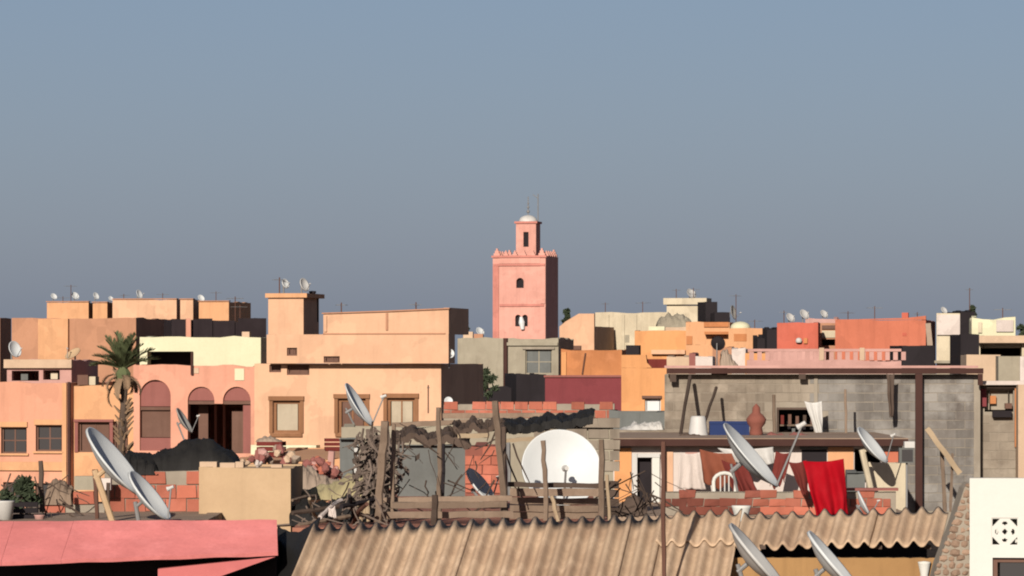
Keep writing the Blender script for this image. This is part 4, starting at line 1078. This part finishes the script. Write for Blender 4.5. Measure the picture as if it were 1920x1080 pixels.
mound('black plastic bags heaped below the yellowed canvas', [(545, 952), (565, 940), (590, 945), (620, 938), (650, 932), (690, 938), (700, 950)], 985, 60.0, .9, 'blacktarp', 'plastic_bags', 'bags', nz=.10, seed=2)

# ------------------------------------------------------------------ left foreground terrace
h = House('rendered_wall', 'sandy rendered wall with loose capping stones', 'wall', 373, 545, 878, 60, th=1, depth=2.6, m='creamwall', rough=.03, parapet=.03)
for a, b_, c_ in ((374, 406, 866), (412, 440, 868), (441, 456, 866), (508, 528, 871)): h.box('capping_stone', a, c_, b_, 877, .02, .3, 'sand')
h = House('brick_wall', 'tall red brick wall end beside the sandy wall', 'wall', 196, 372, 884, 61, th=0, depth=1.5, m='mortar', rough=.02, parapet=.02)
brickwork(h, 196, 882, 372, 992, .30, .20, 'brickred', joint=.014, jit=.008, proud=.03, ragged=.2)
h = House('brick_wall', 'low broken red brick wall by the black crate', 'wall', 84, 196, 946, 60.5, th=0, depth=1.2, m='mortar', rough=.03, parapet=.02)
brickwork(h, 84, 944, 196, 994, .30, .20, 'brickred', joint=.014, jit=.01, proud=.03, ragged=.2)
brickwork(h, 138, 920, 196, 945, .30, .195, 'brickred', joint=.014, jit=.01, proud=.03)
h.box('cement_block', 139, 893, 179, 919, .02, .24, 'concrete'); h.box('cement_block', 182, 897, 207, 919, .02, .24, 'dirtywhite')
mound('black plastic sheet heaped over the brick wall', [(228, 862), (236, 846), (268, 852), (290, 850), (320, 836), (345, 826), (370, 822), (398, 826), (424, 844), (440, 858), (444, 868)], 884, 61.5, 1.4, 'blacktarp', 'plastic_sheet', 'sheet', nz=.07, seed=1)
mound('black plastic drooping between dish and brick wall', [(226, 868), (240, 852), (268, 858), (290, 866), (298, 884)], 890, 61.1, .6, 'blacktarp', 'plastic_sheet', 'sheet', nz=.05, seed=9)
dish('largest grey white dish on edge beside the black plastic', 208, 872, 57, 158, (.77, -.12, .63), 990, m='dishbright', mx=214, mr=.045, mastm='creamwall', arm=False)
dish('second grey dish on edge below the largest one', 275, 934, 56, 112, (.77, -.14, .63), 992, m='dishbright', mx=262, mr=.03, armlen=.55)
post('dark rusty post beside the largest dish', [(177, 880), (182, 992)], 58, 9, 'rust', 'iron_post')
post('brown stick beside the rusty post', [(203, 905), (205, 992)], 58.4, 7, 'darkwood', 'wooden_post')
post('short dark stump standing over the junk', [(76, 864), (79, 960)], 59, 10, 'darkwood', 'wooden_post')
mound('brown cloth bundle on the low brick wall', [(82, 940), (88, 908), (100, 898), (118, 902), (134, 915), (138, 940)], 946, 60.6, .7, 'wood', 'cloth_bundle', 'bundle', nz=.05, seed=4)
crate('black plastic crate among potted plants', 26, 942, 70, 976, 58, 'dark', dep=.3, rz=.1)
leaf_tree('dark spiky potted plant behind the black crate', 48, 892, 948, 58.6, 60, name='potted_plant', cat='plant', n=240, leaf=.10, base_y=985)
leaf_tree('low grey green potted plant beside the black crate', 12, 915, 960, 58.3, 40, name='potted_plant', cat='plant', n=160, leaf=.08, base_y=985)
lathe_thing('white bucket by the black crate', 'bucket', 'bucket', 8, 982, 57.6, [(.01, 0), (.10, 0), (.14, .30), (.15, .32), (.01, .30)], 'whitep')
lathe_thing('small pale pot next to the low brick wall', 'flower_pot', 'pot', 74, 984, 57.8, [(.01, 0), (.05, 0), (.07, .12), (.08, .14), (.01, .13)], 'rosewall')
h = House('roof_terrace', 'small roof terrace holding the dishes and potted plants', 'terrace', -60, 372, 984, 55.5, th=0, depth=8, m='slabgrey', rough=.01, parapet=.01)

# ------------------------------------------------------------------ foreground: pink roof, black lean-to, corrugated roofs, white house
e = empty('pink_house', P(0, 0, 49.8) * Vector((1, 1, 0)) if False else Vector((P(0, 0, 50).x, 49.8, 0)), 0, 'house with a sloping pink painted roof over an opening with shade painted dark', 'house')
TL, TR, BRc, BL = P(-40, 981, 50.6), P(519, 978, 50.5), P(521, 1038, 49.75), P(-40, 1059, 49.55)
cuts = [0, .325, .345, 1.0]                                     # painted sheets with welts between
def rp(u, v): return TL.lerp(TR, u).lerp(BL.lerp(BRc, u), v)
nrm = (TR - TL).cross(BL - TL).normalized(); nrm = -nrm if nrm.z < 0 else nrm
BM = P(400, 1072, 49.35); BN = P(298, 1061, 49.5)
for i, (u0, u1) in enumerate(((0, .1192), (.12, .3192), (.32, 1.0))):
    mb = MB(); k = 14
    lo = lambda u: rp(u, 1.0) if u < .62 else None
    def fn(u, v):
        uu = u0 + (u1 - u0) * u; sh = -.045 * v if u0 or u < 1 else -.045 * v
        p = rp(min(1, max(0, uu + (sh if 0 < uu < 1 else 0))), v)
        return p + nrm * .012 * noise.noise(Vector((uu * 9, v * 3, 2)))
    mb.grid(fn, 24, 10); o = mb.build('roof_sheet', M['pinkroof'], e, world=True); solid(o, .05)
mb = MB(); mb.prism([P(296, 1067, 49.75), P(516, 1044, 49.75), P(404, 1084, 49.75), P(404, 1300, 49.75), P(296, 1300, 49.75)], (0, .5, 0)); mb.build('wall', M['pinkdim'], e, world=True)
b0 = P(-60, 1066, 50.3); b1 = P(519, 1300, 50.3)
MB().box(b0.x, b1.x, 50.3, 51.0, 0, 9.9).build('wall', M['dark'], e, world=True)  # near-black wall colour gives the shade under the pink roof
b1 = P(404, 1300, 49.75); b2 = P(296, 1300, 49.75); MB().box(b2.x, b1.x, 49.75, 50.25, 0, b1.z).build('wall', M['pinkdim'], e, world=True)
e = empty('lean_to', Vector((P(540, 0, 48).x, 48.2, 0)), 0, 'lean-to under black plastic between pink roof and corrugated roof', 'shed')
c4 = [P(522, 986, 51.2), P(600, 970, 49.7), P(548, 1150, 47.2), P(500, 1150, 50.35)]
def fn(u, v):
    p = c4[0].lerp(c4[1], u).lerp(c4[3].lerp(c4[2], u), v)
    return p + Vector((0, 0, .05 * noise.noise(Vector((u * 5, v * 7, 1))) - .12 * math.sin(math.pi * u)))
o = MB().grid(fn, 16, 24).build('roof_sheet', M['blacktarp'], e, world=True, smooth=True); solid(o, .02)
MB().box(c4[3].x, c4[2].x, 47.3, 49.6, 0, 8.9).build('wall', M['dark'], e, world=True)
def corrugated(e, TL, TR, BR, BL, n, patches, amp=.041, seed=0):
    """n waves across; patches (wave0, wave1, t0, t1, lift) become single sheets"""
    nr = (TR - TL).cross(BL - TL).normalized(); nr = -nr if nr.z < 0 else nr
    for k, (w0, w1, t0, t1, lift) in enumerate(patches):
        rg = random.Random(seed + k); j0 = rg.uniform(-.012, .012); j1 = rg.uniform(-.01, .01); tl_ = rg.uniform(-.006, .006)
        m_ = int((w1 - w0) * 10); kk = 10
        def fn(u, v):
            wv = w0 + (w1 - w0) * u; uu = wv / n; t = t0 + (t1 - t0) * v + (j0 if v < .5 else j1) + .013 * noise.noise(Vector((wv * 1.3, v * 2, seed)))
            p = TL.lerp(TR, uu).lerp(BL.lerp(BR, uu), t)
            return p + nr * (amp * (math.cos(wv * 2 * math.pi) + .12 * math.cos(wv * 4 * math.pi)) + lift + tl_ * (u - .5) + .010 * noise.noise(Vector((wv * .7, t * 3, seed + 2))))
        o = MB().grid(fn, m_, kk).build('corrugated_sheet', M['sheet'], e, world=True, smooth=True); solid(o, .012)
e = empty('corrugated_roof', Vector((P(950, 0, 47).x, 46.5, 0)), 0, 'wide brown corrugated roof with a broken sheet', 'roof')
t4 = (P(588, 990, 48.3), P(1392, 965, 48.0), P(1352, 1180, 45.6), P(508, 1180, 45.9))
pt = [(0, 5.15, .0, 1, 0), (5, 10.15, -.01, 1, .006), (10, 15.15, .0, 1, 0), (15, 20.15, .01, 1, .006), (20, 22.2, .0, 1, .0), (22, 27, -.005, .27, .03), (22, 27, .22, 1, .0)]
corrugated(e, *t4, 27, pt, seed=1)
MB().box(t4[3].x + .6, t4[2].x - .3, 46.6, 48.2, 0, 9.0).build('wall', M['ochrewall'], e, world=True)
for u in (.1, .5, .9):
    a = t4[0].lerp(t4[1], u) - Vector((0, 0, .09)); b_ = t4[3].lerp(t4[2], u) - Vector((0, 0, .09)); MB().tube([a, b_], .04, 6).build('rafter', M['darkwood'], e, world=True)
e = empty('corrugated_roof', Vector((P(1570, 0, 47).x, 46.8, 0)), 0, 'narrow corrugated roof strip over the ochre wall', 'roof')
t5 = (P(1396, 968, 48.0), P(1778, 956, 47.6), P(1762, 1020, 46.85), P(1376, 1028, 47.1))
corrugated(e, *t5, 12.6, [(0, 4.2, 0, 1, 0), (4, 8.3, .0, 1, .006), (8.1, 12.6, -.01, 1, 0)], seed=40)
w0, w1 = P(1350, 1040, 47.65), P(1752, 1040, 47.45)
MB().box(w0.x, w1.x, 47.25, 47.5, 0, P(0, 1046, 47.25).z).build('wall', M['ochrewall'], e, world=True)
MB().box(w0.x, w1.x, 48.3, 48.4, 0, P(0, 985, 48.3).z).build('back_wall', M['dark'], e, world=True)  # coloured near-black to stand in for shade below the eaves
for x in (1430, 1545, 1648, 1740):
    a = P(x, 1021, 47.1); MB().box(a.x-.03, a.x+.03, 47.05, 48.2, a.z-.05, a.z-.005).build('rafter', M['darkwood'], e, world=True)
post('rusty iron pole rising through the corrugated roof', [(1244, 828), (1243, 960), (1246, 1110)], 46, 9, 'rust', 'iron_pole', 'pole', wob=.004)
dish('pale dish on edge below the roof strip with a dark gap behind', 1556, 1058, 44.6, 140, (.75, -.12, .65), 1180, m='dishbright', mx=1570, arm=False)
dish('weathered grey dish on edge at the end of the wide corrugated roof', 1412, 1048, 44.4, 150, (.75, -.11, .65), 1180, m='dishwhite', mx=1420, arm=False)
e = lathe_thing('white hanging lamp on the ochre wall', 'wall_lamp', 'lamp', 1733, 1090, 47.2, [(.01, 0), (.05, 0), (.045, .08), (.07, .2), (.075, .22), (.01, .23)], 'white')
h = House('white_wall', 'bright white wall corner with a pierced vent block', 'house', 1818, 2010, 897, 43.9, th=8, depth=.32, m='white', openings=[(1859, 971, 1909, 1023), (1861, 1046, 1990, 1130)], rough=.012, reveal=.14, parapet=.01)
u0, u1, z0, z1 = h.rect(1859, 971, 1909, 1023); N_ = 30; mb = MB()
def pierced(a, b):
    x, y = abs(a), abs(b)
    if x + y > 1.28 and x < .93 and y < .93: return True
    if math.hypot(a, b) < .17: return True
    for q in ((0, .62), (.62, 0)):
        if math.hypot((x - q[0]) * (1.35 if q[0] else .9), (y - q[1]) * (1.35 if q[1] else .9)) < .17: return True
    return False
for i in range(N_):
    for j in range(N_):
        a, b_ = (i + .5) / N_ * 2 - 1, (j + .5) / N_ * 2 - 1
        if not pierced(a, b_): mb.box(u0 + (u1-u0)*i/N_, u0 + (u1-u0)*(i+1)/N_, .01, .06, z0 + (z1-z0)*j/N_, z0 + (z1-z0)*(j+1)/N_)
mb.build('vent_block', M['white'], h.e)
h.window(1861, 1046, 1990, 1130, pane='glass', frame='shutter', mull=1, bars=0, fw=.05)
# rubble edge of the white house
e = empty('rubble_wall', Vector((P(1790, 0, 44).x, 44.3, 0)), 0, 'sloping rubble stone wall edge beside the white wall', 'wall')
back = [P(1817, 905, 43.95), P(1808, 915, 43.95), P(1786, 985, 43.95), P(1758, 1060, 43.95), P(1738, 1140, 43.95), P(1817, 1140, 43.95)]
MB().prism(back, (0, .5, 0)).build('wall', M['mortar'], e, world=True)
b1 = P(1738, 1140, 43.95); b2 = P(1817, 1140, 43.95); MB().box(b1.x, b2.x, 43.95, 44.7, 0, b1.z).build('wall', M['mortar'], e, world=True)
rg = random.Random(77); sm = []
for k in range(6):
    bm_ = bmesh.new(); bmesh.ops.create_icosphere(bm_, subdivisions=1, radius=1)
    for v in bm_.verts: v.co *= rg.uniform(.75, 1.15)
    me = bpy.data.meshes.new('stone'); bm_.to_mesh(me); bm_.free(); me.materials.append(M['rubble']); sm.append(me)
o0 = Vector((P(1790, 0, 44).x, 44.3, 0))
for r in range(15):
    y = 912 + r * 13.5; xl = 1812 - (y - 905) * .36; x = xl
    while x < 1814:
        wpx = rg.uniform(9, 19); p = P(x + wpx / 2, y + rg.uniform(-2, 2), 43.95) - o0; s_ = pm(wpx, 43.95) / 2 * 1.08
        link(rg.choice(sm), 'stone', e, p, (rg.uniform(-.3, .3), rg.uniform(-.4, .4), rg.uniform(-.3, .3)), (s_, rg.uniform(.012, .04), pm(rg.uniform(5, 9), 43.95))); x += wpx * rg.uniform(1, 1.25)

# ------------------------------------------------------------------ brushwood tangles, far aerials, houses beyond the frame
def brush(label, x0, x1, y0, y1, Y0, Y1, n, seed, m='twig', thick=(.006, .017)):
    rg = random.Random(seed); mb = MB()
    for i in range(n):
        x = rg.uniform(x0, x1); Y = rg.uniform(Y0, Y1); ya = rg.uniform(y0, y1); L_ = rg.uniform(25, 90); lean = rg.gauss(0, .5) if rg.random() < .6 else rg.choice((-1, 1)) * rg.uniform(1.0, 2.5)
        dx = L_ * lean / math.hypot(1, lean); dy = L_ / math.hypot(1, lean); yb = min(y1, ya + dy)
        p = [P(x + dx * k / 3 + rg.gauss(0, 2), ya + (yb - ya) * k / 3, Y) for k in range(4)]; r = rg.uniform(*thick)
        mb.tube(p, [r, r * .9, r * .8, r * .5], 5)
    o = mb.build('brushwood', M[m], None, base=P((x0 + x1) / 2, y1, (Y0 + Y1) / 2))
    tag(o, label, 'brushwood', None, 'stuff')
brush('tangle of thin dark sticks along the timber pergola', 640, 965, 785, 975, 60.2, 63.2, 55, 4, 'darkwood')
brush('tangle of dry sticks on the junk below the yellowed canvas', 545, 715, 915, 985, 58.4, 60.5, 42, 5, 'twig')
brush('dark sticks and wires heaped by the white door frame', 1140, 1236, 880, 970, 66, 72, 34, 6, 'darkwood')
brush('sticks and scrap behind the black crate', 0, 140, 885, 975, 58.2, 60, 34, 7, 'darkwood')
rg = random.Random(31)
for x, yb, Y, where in ((118, 570, 238, 'cream orange rooftop room'), (232, 566, 237, 'slanting corner of the long peach rooftop room'), (305, 566, 237, 'long peach rooftop room past its dish'),
        (405, 570, 232, 'apricot room with the sloping roof'), (640, 592, 137.6, 'peach parapet near the stair tower'), (780, 588, 137.4, 'peach parapet past its pilaster'), (1135, 592, 239, 'long beige house next to the gable'),
        (1205, 590, 239, 'long beige house near the tarpaulin heap'), (1268, 562, 236, 'flat cap of the beige tower'), (1415, 620, 207, 'apricot house behind the white dome'), (1470, 608, 190, 'rose red cube house'),
        (1590, 604, 188, 'long red house close to the recess'), (1720, 600, 188, 'long red house past its chimney'), (1880, 600, 184, 'pale yellow rooftop house')):
    o = antenna('thin dark aerial on the ' + where, x, yb - rg.uniform(14, 32), yb, Y, els=rg.choice((3, 4)), hw=rg.uniform(.18, .4), rot=rg.uniform(0, 3))
    o['group'] = 'far skyline aerials'
tones = ['peach', 'orange', 'beige', 'salmon', 'red', 'tan', 'concrete', 'rosewall']
words = ['peach', 'orange', 'beige', 'salmon', 'red', 'tan', 'grey concrete', 'rose']
for i in range(8):
    for sgn, x0, x1 in ((0, -190 - 105 * i, -95 - 105 * i), (1, 2000 + 105 * i, 2098 + 105 * i)):
        k = (i * 3 + sgn * 5) % 8
        h = House('house', ('plain %s house in the row beyond the %s' % (words[k], ('shaded tan house', 'grey bay house')[sgn])), 'house', x0, x1 + 8, 610 + (i * 37 + sgn * 11) % 60, 170 + (i * 29) % 50, th=8, depth=9, m=tones[k])
